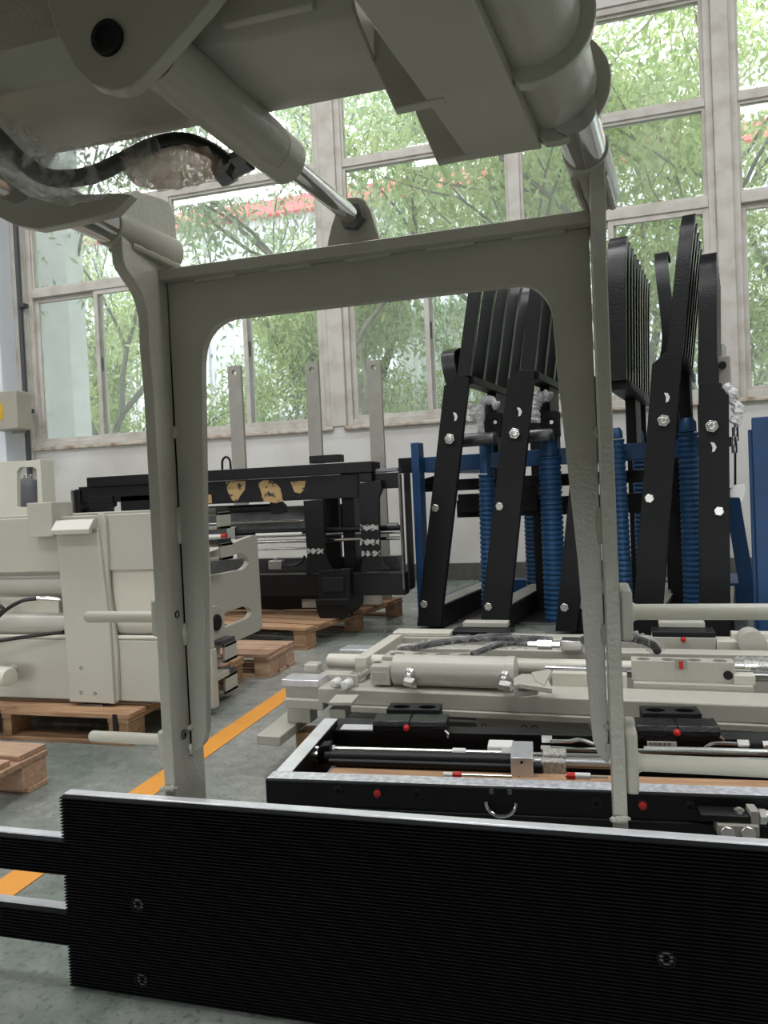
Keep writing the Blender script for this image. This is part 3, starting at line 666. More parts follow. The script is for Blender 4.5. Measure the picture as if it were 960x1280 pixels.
# ------------------------------------------------------------------ cream clamp body on its pallet
yB = 2.785
B = Thing('sideshift_clamp', 'large cream clamp body with tubes, hoses and slotted end plate on a pallet', 'machine', (-2.2, 3.1, 0.135))
def Bf(name, x0, y0, x1, y1, y=yB, t=0.03, m='cream', bev=0.003, parent=None): return B.part(name, MB().fbox(W, x0, y0, x1, y1, y, t), M[m], parent, bev)
xbl, xbr = -3.35, -1.745
z_top = W(190, 641, y=yB).z; z_u0 = W(100, 714, y=yB).z; z_l1 = W(100, 800, y=yB).z; z_bot = 0.155
B.part('upper_plate', MB().box(xbl, xbr, yB, yB + 0.05, z_u0, z_top), M['cream'], bevel=0.003)
B.part('lower_plate', MB().box(xbl, xbr, yB, yB + 0.05, z_bot, z_l1), M['cream'], bevel=0.003)
B.part('back_plate', MB().box(xbl, xbr, yB + 0.17, yB + 0.21, z_bot, z_top - 0.02), M['cream'], bevel=0.003)
B.part('bottom_plate', MB().box(xbl, xbr, yB + 0.05, yB + 0.55, 0.136, z_bot + 0.01), M['cream'], bevel=0.003)
B.part('top_channel', MB().box(xbl, xbr, yB + 0.28, yB + 0.36, z_top - 0.10, z_top + 0.01), M['cream'], bevel=0.003)
def xtube(name, py, y, r, x0, x1, m='cream'):
    z = W(60, py, y=y).z; return B.part(name, MB().cyl((x0, y, z), (x1, y, z), r, 24), M[m])
xtube('cylinder_tube', 731, yB + 0.06, 0.043, xbl, W(74, 731, y=yB).x)
xtube('guide_tube', 779, yB + 0.06, 0.052, xbl, xbr - 0.02)
xtube('thin_rod', 796, yB + 0.01, 0.010, xbl, xbr - 0.01, 'cream_light')
Bf('inner_panel', 134, 713, 203, 768, yB + 0.012, 0.02, 'cream_light')
Bf('inner_plate', 0, 746, 74, 766, yB + 0.05, 0.02, 'cream_light')
sp_ = B.part('strap_plate', MB().fplate(W, [(70, 668), (122, 660), (128, 712), (137, 780), (143, 880), (87, 877), (80, 780), (74, 712)], yB - 0.035, 0.035), M['cream'], bevel=0.003)
B.part('rib', MB().fplate(W, [(121, 642), (128, 642), (131, 650), (136, 740), (146, 810), (148, 876), (143, 880), (137, 780), (128, 712)], yB - 0.02, 0.02), M['cream'], bevel=0.003)
for a, b in ((101.5, 866), (119, 867), (101.5, 835)):
    p = W(a, b, y=yB - 0.035); B.part('hole', MB().lathe(p + Vector((0, 0.004, 0)), (0, -1, 0), [(0, 0.0075), (0.0052, 0.0075), (0.0055, 0.0055), (0.002, 0.005)], 12), M['black_matte'], sp_)
xa, xb_ = W(64, 660, y=yB - 0.08).x, W(112, 660, y=yB - 0.08).x
zh = W(90, 668, y=yB - 0.08).z
B.part('hook_lip', MB().prism([(xa, yB - 0.035, zh + 0.062), (xa, yB - 0.05, zh + 0.062), (xa, yB - 0.085, zh + 0.02), (xa, yB - 0.085, zh), (xa, yB - 0.068, zh), (xa, yB - 0.066, zh + 0.015), (xa, yB - 0.035, zh + 0.045)], (xb_ - xa, 0, 0)), M['cream'], bevel=0.002)
Bf('stop_block', 33, 629, 66, 671, yB - 0.06, 0.14)
Bf('foot_bracket', 100, 880, 128, 886, yB - 0.03, 0.06, 'steel_dark')
p = W(0, 847, y=yB - 0.15); B.part('knob', MB().lathe((p.x - 0.10, yB - 0.10, p.z), (1, -0.25, 0), [(0, 0.042), (0.13, 0.042), (0.145, 0.036), (0.147, 0.02)], 20), M['cream_light'])
B.part('knob_stem', MB().cyl((p.x - 0.06, yB - 0.11, p.z), (p.x - 0.06, yB + 0.01, p.z), 0.02, 16), M['cream'])
h1 = smooth_pts([W(a, b, y=c) for a, b, c in ((-40, 800, 2.73), (-10, 778, 2.72), (8, 762, 2.71), (28, 751, 2.72), (48, 748, 2.74))], 6)
ho = B.part('hose', MB().tube(h1, 0.0085, 12), M['hose'])
B.part('fitting', MB().tube([W(47, 748, y=2.74), W(60, 748, y=2.745), W(76, 750, y=2.77)], [0.010, 0.010, 0.007], 10), M['zinc'], ho)
B.part('hose', MB().tube(smooth_pts([W(a, b, y=c) for a, b, c in ((-40, 810, 2.70), (0, 801, 2.72), (40, 795, 2.745), (79, 790, 2.76))], 6), 0.0085, 12), M['hose'])
p = W(3, 762, y=2.75); B.part('hose', MB().tube(smooth_pts([p + Vector((-0.1, 0, 0.03)), p + Vector((-0.02, 0, 0.02)), p + Vector((0.004, 0, 0)), p + Vector((-0.02, 0, -0.02))], 5), 0.0085, 12), M['hose'])
# slotted end plate and the fittings on the right end
XE = -1.85
def slot(p0, p1, q1, q0, e, n=6):
    """p0->p1 top edge, q0->q1 bottom edge, e the rounded end"""
    P1, Q1, Ee = Vector((*p1, 0)), Vector((*q1, 0)), Vector((*e, 0)); o = [p0]
    for i in range(n + 1):
        t = i / n; b = P1 * (1-t)**2 + (Ee * 2 - (P1 + Q1) * 0.5) * 2*t*(1-t) + Q1 * t*t; o.append((b.x, b.y))
    return o + [q0]
s1 = slot((250, 706), (301, 691), (303, 712), (250, 722), (311, 701)); s2 = slot((281, 766), (307, 757), (309, 773), (281, 785), (315, 764))
ep = B.part('end_plate', MB().splate(W, [(243, 697), (316, 669), (320, 669), (322, 673), (328, 783), (325, 788), (262, 817), (246, 822)], XE, -0.03, (s1, s2)), M['cream'], bevel=0.002)
B.part('boss_plate', MB().splate(W, [(258, 760), (272, 757), (279, 760), (281, 797), (270, 806), (258, 808)], XE + 0.035, -0.035), M['cream'], ep, 0.003)
p = W(270, 778, x=XE + 0.035); B.part('knob', MB().lathe(p, (1, 0, 0), [(0, 0.040), (0.012, 0.040), (0.016, 0.034), (0.016, 0.02)], 18), M['black_matte'], ep)
for y0, y1, dx in ((641, 662, 0), (680, 701, 3), (806, 829, 8), (845, 868, 9)):
    a = W(258 + dx, y0, y=3.32); b_ = W(274 + dx, y1, y=3.32)
    c = B.part('guide_channel', MB().box(a.x, b_.x, 3.32, 3.45, a.z - 0.016, a.z).box(a.x, b_.x, 3.32, 3.45, b_.z, b_.z + 0.016).box(b_.x - 0.014, b_.x, 3.32, 3.45, b_.z, a.z), M['cream'], bevel=0.002)
    B.part('wear_strip', MB().box(a.x, b_.x - 0.004, 3.30, 3.44, a.z, a.z + 0.022), M['steel_dark'], c)
B.part('end_post', MB().fbox(W, 236, 640, 262, 812, 3.10, 0.05), M['cream'], bevel=0.003)
B.part('end_foot', MB().fbox(W, 236, 812, 268, 886, 3.10, 0.05), M['cream'], bevel=0.003)
B.part('end_web', MB().box(XE - 0.06, XE - 0.03, 3.15, 3.5, 0.136, 0.25), M['cream'], bevel=0.003)

# ------------------------------------------------------------------ black attachment on the next pallet
yD = 5.0
Dk = Thing('black_attachment', 'black fork carriage attachment with tan filler patches lying on a pallet', 'machine', (-2.4, 5.2, 0.145))
def Df(name, x0, y0, x1, y1, y=yD, t=0.06, m='black', bev=0.004, parent=None): return Dk.part(name, MB().fbox(W, x0, y0, x1, y1, y, t), M[m], parent, bev)
def Dp(name, pts, y=yD, t=0.06, m='black', bev=0.003, parent=None): return Dk.part(name, MB().fplate(W, pts, y, t), M[m], parent, bev)
tb_ = Df('top_beam', 108, 597, 465, 590, yD - 0.02, 0.22)
pl = Df('face_plate', 190, 606, 448, 622, yD + 0.02, 0.04)
Df('left_plate', 115, 609, 200, 625, yD, 0.06); Df('left_plate', 150, 620, 200, 637, yD, 0.06)
Df('left_block', 98, 609, 120, 628, yD + 0.02, 0.10); Dp('left_block', [(110, 620), (140, 620), (141, 632), (135, 637), (114, 637), (110, 632)], yD - 0.02, 0.06)
Df('end_rail', 88, 613, 92, 642, yD - 0.02, 0.2, 'rail_grey'); Df('end_rail', 93, 612, 101, 642, yD, 0.2, 'black')
Df('rail_tip', 448, 591, 465, 602, yD - 0.01, 0.1)
Df('cross_arm', 466, 592, 498, 610, yD + 0.05, 0.05); Df('cap_strip', 466, 586, 498, 589, yD + 0.05, 0.1, 'steel_dark')
Df('side_rail', 497, 592, 506, 737, yD - 0.02, 0.06, 'rail_grey'); Df('side_rail', 504, 591, 513, 738, yD, 0.16, 'black')
Df('lower_beam', 255, 720, 507, 744, yD - 0.01, 0.12)
Dk.part('rear_plate', MB().fbox(W, 190, 640, 430, 664, yD + 0.40, 0.03), M['steel_dark'])
Dk.part('rear_post', MB().fbox(W, 404, 622, 427, 720, yD + 0.32, 0.05), M['black'], bevel=0.003)
Dk.part('rear_beam', MB().fbox(W, 260, 700, 500, 716, yD + 0.42, 0.08), M['steel_dark'], bevel=0.003)
Dp('arm', [(379, 626), (404, 624), (405, 690), (408, 703), (416, 714), (382, 718), (384, 700), (382, 670)], yD - 0.03, 0.05)
Dp('arm', [(449, 604), (476, 600), (477, 612), (473, 622), (474, 695), (478, 706), (485, 712), (450, 716), (453, 700), (449, 630)], yD - 0.03, 0.05)
cb = Dp('latch_block', [(398, 714), (437, 711), (438, 748), (398, 750)], yD - 0.09, 0.08)
Df('latch_face', 402, 722, 430, 740, yD - 0.10, 0.012, 'black_matte', parent=cb)
Dp('foot_block', [(394, 750), (437, 748), (437, 762), (430, 772), (400, 773), (396, 765)], yD - 0.10, 0.34)
Df('foot_lip', 398, 749, 436, 757, yD - 0.12, 0.03, 'black', parent=cb)
Df('tow_plate', 377, 749, 398, 760, yD + 0.05, 0.02, 'bar_grey'); Df('tow_plate', 437, 744, 477, 756, yD + 0.45, 0.03, 'cream')
Df('top_block', 386, 570, 425, 577, yD + 0.08, 0.1)
p = W(283, 583, y=yD + 0.08)
Dk.part('lifting_eye', MB().tube([p + Vector((math.cos(t) * 0.035, 0, max(0, math.sin(t)) * 0.05 + (0.02 if 0 <= t <= math.pi else -0.02))) for t in [math.radians(-20 + 220 * i / 12) for i in range(13)]], 0.009, 8), M['black'])
def patch(px_): Dk.part('filler_patch', MB().fplate(W, px_, yD + 0.019, 0.004), M['primer'], pl)
patch([(282, 602), (307, 601), (306, 612), (300, 620), (296, 628), (290, 625), (285, 615)])
patch([(322, 604), (330, 600), (340, 601), (350, 609), (354, 626), (345, 629), (328, 626), (327, 617)])
patch([(363, 602), (382, 601), (380, 612), (375, 617), (368, 615)]); patch([(254, 619), (264, 618), (265, 629), (254, 630)])
for a, b, c, d in ((384, 685, 404, 693), (450, 655, 473, 664), (450, 673, 474, 682), (452, 688, 475, 696)):
    n = 9; top = [(a + (c - a) * i / n, b + 2.5 * ((i * 7) % 3) / 2) for i in range(n + 1)]; bot = [(c - (c - a) * i / n, d - 3 * ((i * 5) % 3) / 2) for i in range(n + 1)]
    Dk.part('scuff', MB().fplate(W, top + bot, yD - 0.032, 0.003), M['scuff'])
def Dt(name, x0, x1, py, y, r, m):
    z = W((x0 + x1) / 2, py, y=y).z; return Dk.part(name, MB().cyl((W(x0, py, y=y).x, y, z), (W(x1, py, y=y).x, y, z), r, 16), M[m])
Dt('cylinder', 262, 345, 636, yD + 0.1, 0.03, 'black'); Dp('clamp', [(337, 626), (348, 625), (355, 632), (356, 640), (347, 643), (338, 642)], yD + 0.05, 0.06)
Dt('guide_rod', 250, 380, 653, yD + 0.2, 0.009, 'chrome'); Dt('cylinder', 295, 500, 663, yD + 0.14, 0.020, 'black'); Dt('guide_rod', 250, 500, 669, yD + 0.22, 0.010, 'steel')
Dt('guide_rod', 320, 378, 668, yD + 0.12, 0.013, 'white_plastic'); Dt('guide_rod', 256, 500, 676, yD + 0.1, 0.013, 'chrome'); Dt('guide_rod', 320, 382, 686, yD + 0.12, 0.008, 'chrome')
Dt('hose_end', 485, 497, 657, yD + 0.05, 0.02, 'steel_dark'); Df('valve_block', 283, 659, 294, 674, yD + 0.1, 0.06, 'zinc')
Dt('red_cap', 277, 283, 670, yD + 0.1, 0.018, 'red'); Dt('white_tube', 256, 277, 671, yD + 0.1, 0.018, 'white_plastic')
Df('valve_block', 335, 701, 352, 712, yD + 0.05, 0.06, 'steel'); Df('valve_stem', 341, 697, 347, 702, yD + 0.07, 0.03, 'steel')
Dk.part('hose', MB().tube(smooth_pts([W(a, b, y=yD + 0.1) for a, b in ((352, 706), (365, 707), (376, 703), (381, 695))], 5), 0.010, 8), M['hose'])
Dk.part('floor_skid', MB().box(-3.1, -1.95, 5.3, 5.38, 0.1455, 0.26).box(-3.1, -3.0, 4.98, 5.4, 0.1455, 0.3), M['black'], bevel=0.004)
Dk.part('side_web', MB().fbox(W, 100, 636, 120, 742, yD + 0.06, 0.3), M['black'], bevel=0.004)
Dk.part('side_web', MB().fbox(W, 425, 590, 446, 720, yD + 0.2, 0.2), M['black'], bevel=0.004)

# upright flat bars behind
for k, (x0, x1, y0) in enumerate(((284, 300, 457), (381, 397, 453), (458, 475, 450))):
    a = W(x0, y0 + 1, y=5.82); b = W(x1, y0 - 1, y=5.82); z1 = (a.z + b.z) / 2; xc = (a.x + b.x) / 2; w = (b.x - a.x) / 2
    circ = [(xc + 0.022 * math.cos(t * math.pi / 6), 5.82, z1 - 0.06 + 0.022 * math.sin(t * math.pi / 6)) for t in range(12)]
    solo('flat_bar', ('grey upright flat bar with a hole, farthest from the blue rack', 'grey upright flat bar with a hole, middle one of three', 'grey upright flat bar with a hole, next to the blue rack')[k], 'steel bar',
         MB().prism([(xc - w, 5.82, 0.146), (xc + w, 5.82, 0.146), (xc + w, 5.82, z1), (xc - w, 5.82, z1)], (0, 0.04, 0), [circ]), M['bar_grey'], bevel=0.002, group='upright flat bars behind the black attachment')

# ------------------------------------------------------------------ things along the wall on the left
st = Thing('bracket_frame', 'pale cream bracket frame with a rounded opening, standing behind the clamp body', 'machine part', (-5.3, 5.7, 0))
op = [(21, 590), (24, 585), (28, 584), (41, 584), (45, 587), (46, 592), (47, 634), (21, 634)]
o1 = W(6, 577, y=5.7); o2 = W(53, 575, y=5.7)
st.part('plate', MB().prism([W(6, 577, y=5.7), W(53, 575, y=5.7), Vector((o2.x, 5.7, 0)), Vector((o1.x, 5.7, 0))], (0, 0.05, 0), [[W(a, b, y=5.7) for a, b in op]]), M['cream_light'], bevel=0.004)
st.part('side_bar', MB().box(o1.x - 0.3, o1.x, 5.7, 5.78, 0, o1.z), M['cream_light'], bevel=0.004)
st.part('side_flange', MB().box(o2.x, o2.x + 0.04, 5.62, 5.80, 0, o2.z), M['cream_light'], bevel=0.004)
ta = W(35, 605, y=6.4)
tk = Thing('gas_cylinder', 'dark grey upright tank standing behind the cream bracket frame', 'tank', (ta.x, 6.4, 0))
tk.part('body', MB().lathe((ta.x, 6.4, 0), (0, 0, 1), [(0, 0.12), (0.02, 0.14), (1.22, 0.14), (1.30, 0.11), (1.33, 0.05)], 24), M['grey_tank'])
tk.part('valve', MB().lathe((ta.x, 6.4, 1.325), (0, 0, 1), [(0, 0.03), (0.02, 0.03), (0.025, 0.04), (0.04, 0.04)], 12), M['zinc'])
a = W(-70, 300, y=7.95); b = W(14, 300, y=8.18)
solo('wall_duct', 'tall white enamel duct running up the wall beside the corner window', 'duct', MB().box(a.x, b.x, 7.88, 8.18, 0.0, 7.9), M['duct'], bevel=0.01)
cx = W(35, 560, y=8.1).x
cn = Thing('conduit', 'thin dark conduit pipe running down the wall with clips', 'pipe', (cx, 8.1, 0.0))
cn.part('pipe', MB().cyl((cx, 8.1, 0.0), (cx, 8.1, 7.9), 0.03, 10), M['conduit'])
for z in (1.55, 2.25, 3.6): cn.part('clip', MB().box(cx, cx + 0.09, 8.06, 8.149, z, z + 0.05), M['conduit'])
z9 = W(28, 497, y=8.1).z; cn.part('sticker', MB().cyl((cx, 8.1, z9 - 0.12), (cx, 8.1, z9 + 0.06), 0.032, 12), M['paper'])
e0, e1 = W(-20, 490, y=7.55), W(17, 535, y=7.55)
eb = Thing('switch_box', 'beige metal switch box with a yellow label, fixed to the white duct', 'electrical box', ((e0.x+e1.x)/2, 7.88, e1.z))
eb.part('case', MB().box(e0.x, e1.x, 7.62, 7.878, e1.z, e0.z), M['beige_box'], bevel=0.01)
l0, l1 = W(-10, 505, y=7.615), W(4, 524, y=7.615); eb.part('label_plate', MB().box(l0.x, l1.x, 7.614, 7.62, l1.z, l0.z), M['yellow'])
eb.part('arm', MB().box(e1.x - 0.1, cx, 7.83, 7.875, e1.z - 0.03, e1.z + 0.03), M['bar_grey'])
# ------------------------------------------------------------------ blue rack with black combs
R = Frame(-10.5)
yR = 4.98
def Rv(px, py, y=yR): return R(px, py, y=y)
rk = Thing('blue_rack', 'blue steel stillage with corner posts holding the black combs', 'rack', (-1.0, 5.8, 0), R)
a = Rv(513, 556, 5.30); b = Rv(533, 790, 5.30)
zt_r = Rv(523, 553, 5.30).z
ps = rk.part('post', MB().box(a.x, b.x, 5.30, 5.41, 0, zt_r), M['blue'], bevel=0.006)
x_r = Rv(912, 560, 6.6).x
bz = (Rv(510, 572, 5.30).z, Rv(510, 591, 5.30).z)
rk.part('rail', MB().box(a.x - 0.02, x_r, 5.42, 5.52, bz[1], bz[0]), M['blue'], bevel=0.005)
e = rk.part('rail_stub', MB().box(Rv(497, 580, 5.3).x, a.x, 5.31, 5.41, bz[1], bz[0]), M['black'], bevel=0.005)
rk.part('rail', MB().box(a.x, b.x, 5.41, 6.9, 0.02, 0.12), M['blue'], bevel=0.005)
rk.part('base_rail', MB().box(a.x, 0.4, 6.8, 6.9, 0.02, 0.14), M['blue'], bevel=0.005)
rk.part('base_sheet', MB().box(-2.0, 0.0, 5.3, 6.8, 0.0, 0.02), M['steel_dark'])
rk.part('brace', MB().cyl(R(913, 610, y=6.3), R(934, 734, y=6.3), 0.075, 4), M['blue'])
f0 = R(905, 728, y=6.3); f1 = R(946, 746, y=6.3)
rk.part('foot_rail', MB().box(f0.x, f1.x, 6.25, 6.9, 0.02, f0.z), M['blue'], bevel=0.005)
rk.part('rail', MB().box(-1.15, -1.05, 5.6, 6.8, 1.36, 1.46), M['blue'], bevel=0.005)
rk.part('rail', MB().box(a.x, a.x + 0.1, 5.52, 6.8, bz[1], bz[0]), M['blue'], bevel=0.005)
q0, q1 = R(938, 522, y=5.0), R(980, 780, y=5.0)
pp = Thing('blue_post', 'tall blue steel post at the edge of the hall beside the comb rack', 'post', ((q0.x + q1.x) / 2, 5.0, 0), R)
pp.part('column', MB().box(R(942, 600, y=5.0).x, q1.x + 0.3, 5.0, 5.15, 0, q0.z), M['blue'], bevel=0.006)
pp.part('edge_plate', MB().box(R(937, 600, y=5.0).x, R(942, 600, y=5.0).x, 5.03, 5.2, 0, q0.z - 0.07), M['blue'], bevel=0.003)

def tine_mesh(w, h, lean, dep=0.055):
    """upright blade, tip curled back; lean = sideways shift at the top"""
    fr_ = [(0, 0), (0, h - 0.34), (0.008, h - 0.22), (0.028, h - 0.11), (0.06, h - 0.04), (0.10, h - 0.005)]
    bk = [(0.135, h - 0.005), (0.14, h - 0.03), (0.105, h - 0.09), (0.075, h - 0.18), (dep, h - 0.34), (dep, 0)]
    pr = fr_ + bk; n = len(pr); vs = []
    for s_ in (0, 1):
        for y, z in pr: vs.append((lean * z / h + (w * s_ if True else 0) * (1 - 0.12 * z / h) + 0.06 * w * z / h, y, z))
    fs = [tuple(range(n)), tuple(reversed(range(n, 2 * n)))] + [(i, i + n, (i + 1) % n + n, (i + 1) % n) for i in range(n)]
    fs = [tuple(reversed(f)) for f in fs]
    return MB().add(vs, fs)
def comb(label, legpx, tine_px, ztop, nrow, step, bolts, nuts, holes, railz=True, tz=None, bar=True):
    ax = [R(p[0], p[1], y=yR) for p in legpx]
    bx_ = sum(v.x for v in ax[-2:]) / 2
    T = Thing('fork_comb', label, 'machine part', (bx_, yR, 0), R, 'black fork combs in the blue rack')
    ax[-1].z = ax[-2].z = 0.021
    T.part('leg', MB().prism(ax, (0, 0.045, 0)), M['black'], bevel=0.003)
    (l0, l1), (u0, u1) = tine_px                      # bottom left/right and an upper left/right pixel of the blade
    P0, P1, Q0 = R(*l0, y=yR + 0.01), R(*l1, y=yR + 0.01), R(*u0, y=yR + 0.01)
    zb = min(P0.z, P1.z); h = ztop - zb; lean = (Q0.x - P0.x) * h / (Q0.z - P0.z); w = P1.x - P0.x
    mb = tine_mesh(w, h, lean); off = Vector((P0.x, yR + 0.004, zb)); mb.v = [tuple(Vector(v) + off) for v in mb.v]
    t0 = T.part('tine', mb, M['black_gloss'], bevel=0.003)
    for k in range(1, nrow): T.again(t0, (0, step * k, 0))
    if bar:
        T.part('carriage_bar', MB().box(P0.x + 0.01, P1.x + 0.02, yR + 0.05, yR + step * (nrow - 1) + 0.1, zb - 0.05, zb), M['black'], bevel=0.003)
        T.part('hanger', MB().box(P0.x + 0.03, P0.x + 0.10, yR + step * (nrow - 1) * 0.5, yR + step * (nrow - 1) * 0.5 + 0.3, 1.2, zb - 0.05), M['black'], bevel=0.003)
        T.part('rear_leg', MB().box(P0.x - 0.02 - lean, P0.x + 0.13 - lean, yR + step * (nrow - 1), yR + step * (nrow - 1) + 0.05, 0.021, zb - 0.05), M['black'], bevel=0.003)
    if railz:
        x0 = min(v.x for v in ax[-2:]); rl = T.part('foot_rail', MB().box(x0 + 0.04, x0 + 0.20, yR + 0.045, yR + 1.45, 0.021, 0.17), M['black'], bevel=0.003)
        T.part('rail_cap', MB().box(x0 + 0.05, x0 + 0.19, yR + 0.05, yR + 1.44, 0.17, 0.176), M['bar_grey'], rl)
    for i, (px, py) in enumerate(nuts):
        p = R(px, py, y=yR)
        n_ = T.part('nut', MB().lathe(p, (0, -1, 0), [(0, 0.058), (0.004, 0.058), (0.004, 0.03)], 20), M['black_matte'])
        T.part('nut_core', MB().hexa(p + Vector((0, -0.004, 0)), (0, -1, 0), 0.040, 0.02).lathe(p + Vector((0, -0.02, 0)), (0, -1, 0), [(0, 0.026), (0.012, 0.022), (0.013, 0.01)], 14), M['zinc'], n_, 0.003)
    for px, py in bolts:
        p = R(px, py, y=yR)
        T.part('bolt', MB().hexa(p, (0, -1, 0), 0.031, 0.02), M['zinc'], bevel=0.004)
    for px, py in holes:
        p = R(px, py, y=yR)
        hl = T.part('hole', MB().lathe(p + Vector((0, 0.002, 0)), (0, -1, 0), [(0, 0.036), (0.0042, 0.036), (0.0044, 0.033), (0.0005, 0.032)], 18), M['black_matte'])
        T.part('pin', MB().prism([(p.x + 0.004, p.y - 0.0012, p.z - 0.031), (p.x + 0.02, p.y - 0.0012, p.z - 0.026), (p.x + 0.030, p.y - 0.0012, p.z), (p.x + 0.018, p.y - 0.0012, p.z + 0.027), (p.x - 0.004, p.y - 0.0012, p.z + 0.031), (p.x + 0.008, p.y - 0.0012, p.z)], (0, 0.003, 0)), M['white_plastic'], hl)  # white crescent stands for the light seen through the hole
    return T
ZT = 2.60
comb('black fork comb with a short curled strap, next to the blue corner post', [(555, 482), (561, 478), (570, 468), (586, 472), (550, 785), (521, 781)], (((571, 470), (587, 470)), ((585, 360), (602, 360))), 2.72, 5, 0.30,
     [(545, 635), (531, 755)], [(563, 549)], [(567, 521)])
comb('black fork comb whose leg stands between two blue ribbed columns, silver wrap beside it', [(634, 474), (642, 471), (650, 462), (668, 463), (635, 790), (600, 788)], (((650, 464), (668, 464)), ((661, 362), (681, 362))), 2.72, 4, 0.28,
     [(625, 633), (611, 758)], [(644, 542)], [(647, 515)])
comb('tall black fork comb with a long deep row of blades behind the goalpost frame', [(724, 484), (733, 470), (760, 470), (720, 790), (694, 790)], (((757, 475), (783, 475)), ((757, 330), (782, 330))), ZT, 10, 0.145, [(706, 759)], [], [], bar=True)
comb('tallest black fork comb, its leaning leg in front of a blue ribbed column', [(815, 455), (822, 449), (831, 441), (853, 443), (846, 520), (826, 790), (789, 790)], (((833, 443), (853, 443)), ((846, 305), (871, 305))), 2.66, 6, 0.2,
     [(812, 623)], [(830, 526)], [(831, 497)])
comb('straight black fork comb with a chamfered leg beside the blue diagonal brace', [(873, 478), (896, 478), (911, 494), (913, 790), (874, 790)], (((872, 478), (897, 478)), ((872, 340), (897, 340))), 2.40, 6, 0.17,
     [(899, 639)], [(890, 533)], [(889, 559)])
# lone curled straps between the combs
def strap(label, pts, w, y, r=0.012):
    mb = MB(); P = smooth_pts([R(a, b, y=y + c) for a, b, c in pts], 5); vs = []; fs = []
    for p in P: vs += [p, p + Vector((w, 0, 0)), p + Vector((w, r, 0)), p + Vector((0, r, 0))]
    for i in range(len(P) - 1):
        for k in range(4): fs.append((4*i+k, 4*i+(k+1) % 4, 4*i+4+(k+1) % 4, 4*i+4+k))
    fs += [(3, 2, 1, 0), tuple(4*(len(P)-1) + k for k in range(4))]
    return solo('curled_strap', label, 'machine part', mb.add(vs, fs), M['black_gloss'], R)
strap('short curled black steel strap hooked over the comb beside the blue corner post', [(557, 480, -0.02), (553, 462, -0.03), (551, 445, 0.0), (556, 438, 0.08), (562, 440, 0.12), (563, 470, 0.12)], 0.10, yR + 0.05)
strap('narrow curled black blade standing alone between two combs', [(822, 462, 0.0), (827, 430, 0.0), (826, 400, 0.0), (820, 350, 0.0), (818, 325, 0.04), (819, 317, 0.10), (822, 330, 0.15)], 0.095, 6.0, 0.03)
# blue ribbed columns
def column(label, x0, x1, ytop, y, yrib, tilt=0.0):
    p0 = R((x0 + x1) / 2, ytop, y=y); r = (R(x1, ytop, y=y).x - R(x0, ytop, y=y).x) / 2; zr_ = R((x0 + x1) / 2, yrib, y=y).z
    c = Vector((p0.x, y, 0.021)); T = Thing('ribbed_column', label, 'column', c, R, 'blue ribbed columns in the rack')
    pr = []; z = 0.0; H = zr_ - 0.021; n = int(H / 0.036)
    for i in range(n):
        a_ = H * i / n; s_ = H / n; pr += [(a_, r * 0.90), (a_ + s_*0.25, r * 0.90), (a_ + s_*0.45, r), (a_ + s_*0.8, r)]
    T.part('sleeve', MB().lathe(c, (tilt, 0, 1), pr, 20), M['blue_dark'], ang=20)
    T.part('neck', MB().lathe(c + Vector((tilt, 0, 1)) * H, (tilt, 0, 1), [(0, r * 0.82), (p0.z - zr_, r * 0.8), (p0.z - zr_ + 0.03, r * 0.5)], 20), M['blue_dark'])
column('slim blue ribbed column behind the comb with the curled strap', 593, 613, 548, 5.45, 592, 0.02)
column('wide blue ribbed column wrapped with film at its neck, next to the goalpost frame', 672, 700, 548, 5.40, 570, 0.0)
column('blue ribbed column just behind the goalpost upright', 766, 785, 540, 5.30, 548, -0.02)
column('wide blue ribbed column between the leaning leg and the straight leg', 846, 873, 528, 5.35, 540, 0.0)
column('far blue ribbed column at the back of the rack', 653, 672, 600, 6.3, 640, 0.0)
column('short-necked blue ribbed column at the back behind the leaning leg', 789, 806, 542, 6.2, 552, 0.0)
# mechanism behind the legs: tubes, blocks, wrapped hoses
for k, (x0, x1, py, lab) in enumerate(((575, 622, 551, 'grey round torque tube behind the comb with the curled strap'), (655, 692, 546, 'grey round torque tube behind the wide film-wrapped column'))):
    p0, p1 = R(x0, py, y=5.25), R(x1, py, y=5.25)
    T = Thing('torque_tube', lab, 'machine part', p0, R)
    T.part('tube', MB().lathe(p0, (1, 0, 0), [(0, 0.05), (p1.x - p0.x - 0.02, 0.05), (p1.x - p0.x, 0.035)], 18), M['steel_dark'])
    b0, b1 = R(x1 - 18, 517 - 2 * k, y=5.30), R(x1 + 5, 545, y=5.30)
    bl = T.part('bearing_block', MB().box(b0.x, b1.x, 5.30, 5.42, b1.z, b0.z), M['black_matte'], bevel=0.008)
    pc = R(x1 - 4, 528, y=5.30); T.part('bore', MB().lathe(pc, (0, -1, 0), [(0, 0.042), (0.006, 0.042), (0.006, 0.034), (0.001, 0.03)], 16), M['black'], bl)
    T.part('pin', MB().cyl(pc + Vector((0.01, 0, 0)), pc + Vector((0.01, -0.014, 0)), 0.014, 10), M['zinc'], bl)
M['foil'] = film_mat('crumpled_clear_wrap', (0.85, 0.85, 0.86), (0.45, 0.98))
def wrap(label, pts, y, r, seed):
    rd = random.Random(seed); P = smooth_pts([R(a, b, y=y) for a, b in pts], 5)
    mb = MB().tube(P, [r * rd.uniform(0.65, 1.25) for _ in P], 9)
    mb.v = [tuple(Vector(v) + Vector((rd.uniform(-1, 1), rd.uniform(-1, 1), rd.uniform(-1, 1))) * r * 0.22) for v in mb.v]
    solo('wrapped_hose', label, 'hose', mb, M['foil'], R, group=None, ang=20)
wrap('hose bundle in crumpled clear wrap under the first row of black blades', [(588, 505), (592, 515), (590, 527)], 5.30, 0.03, 1)
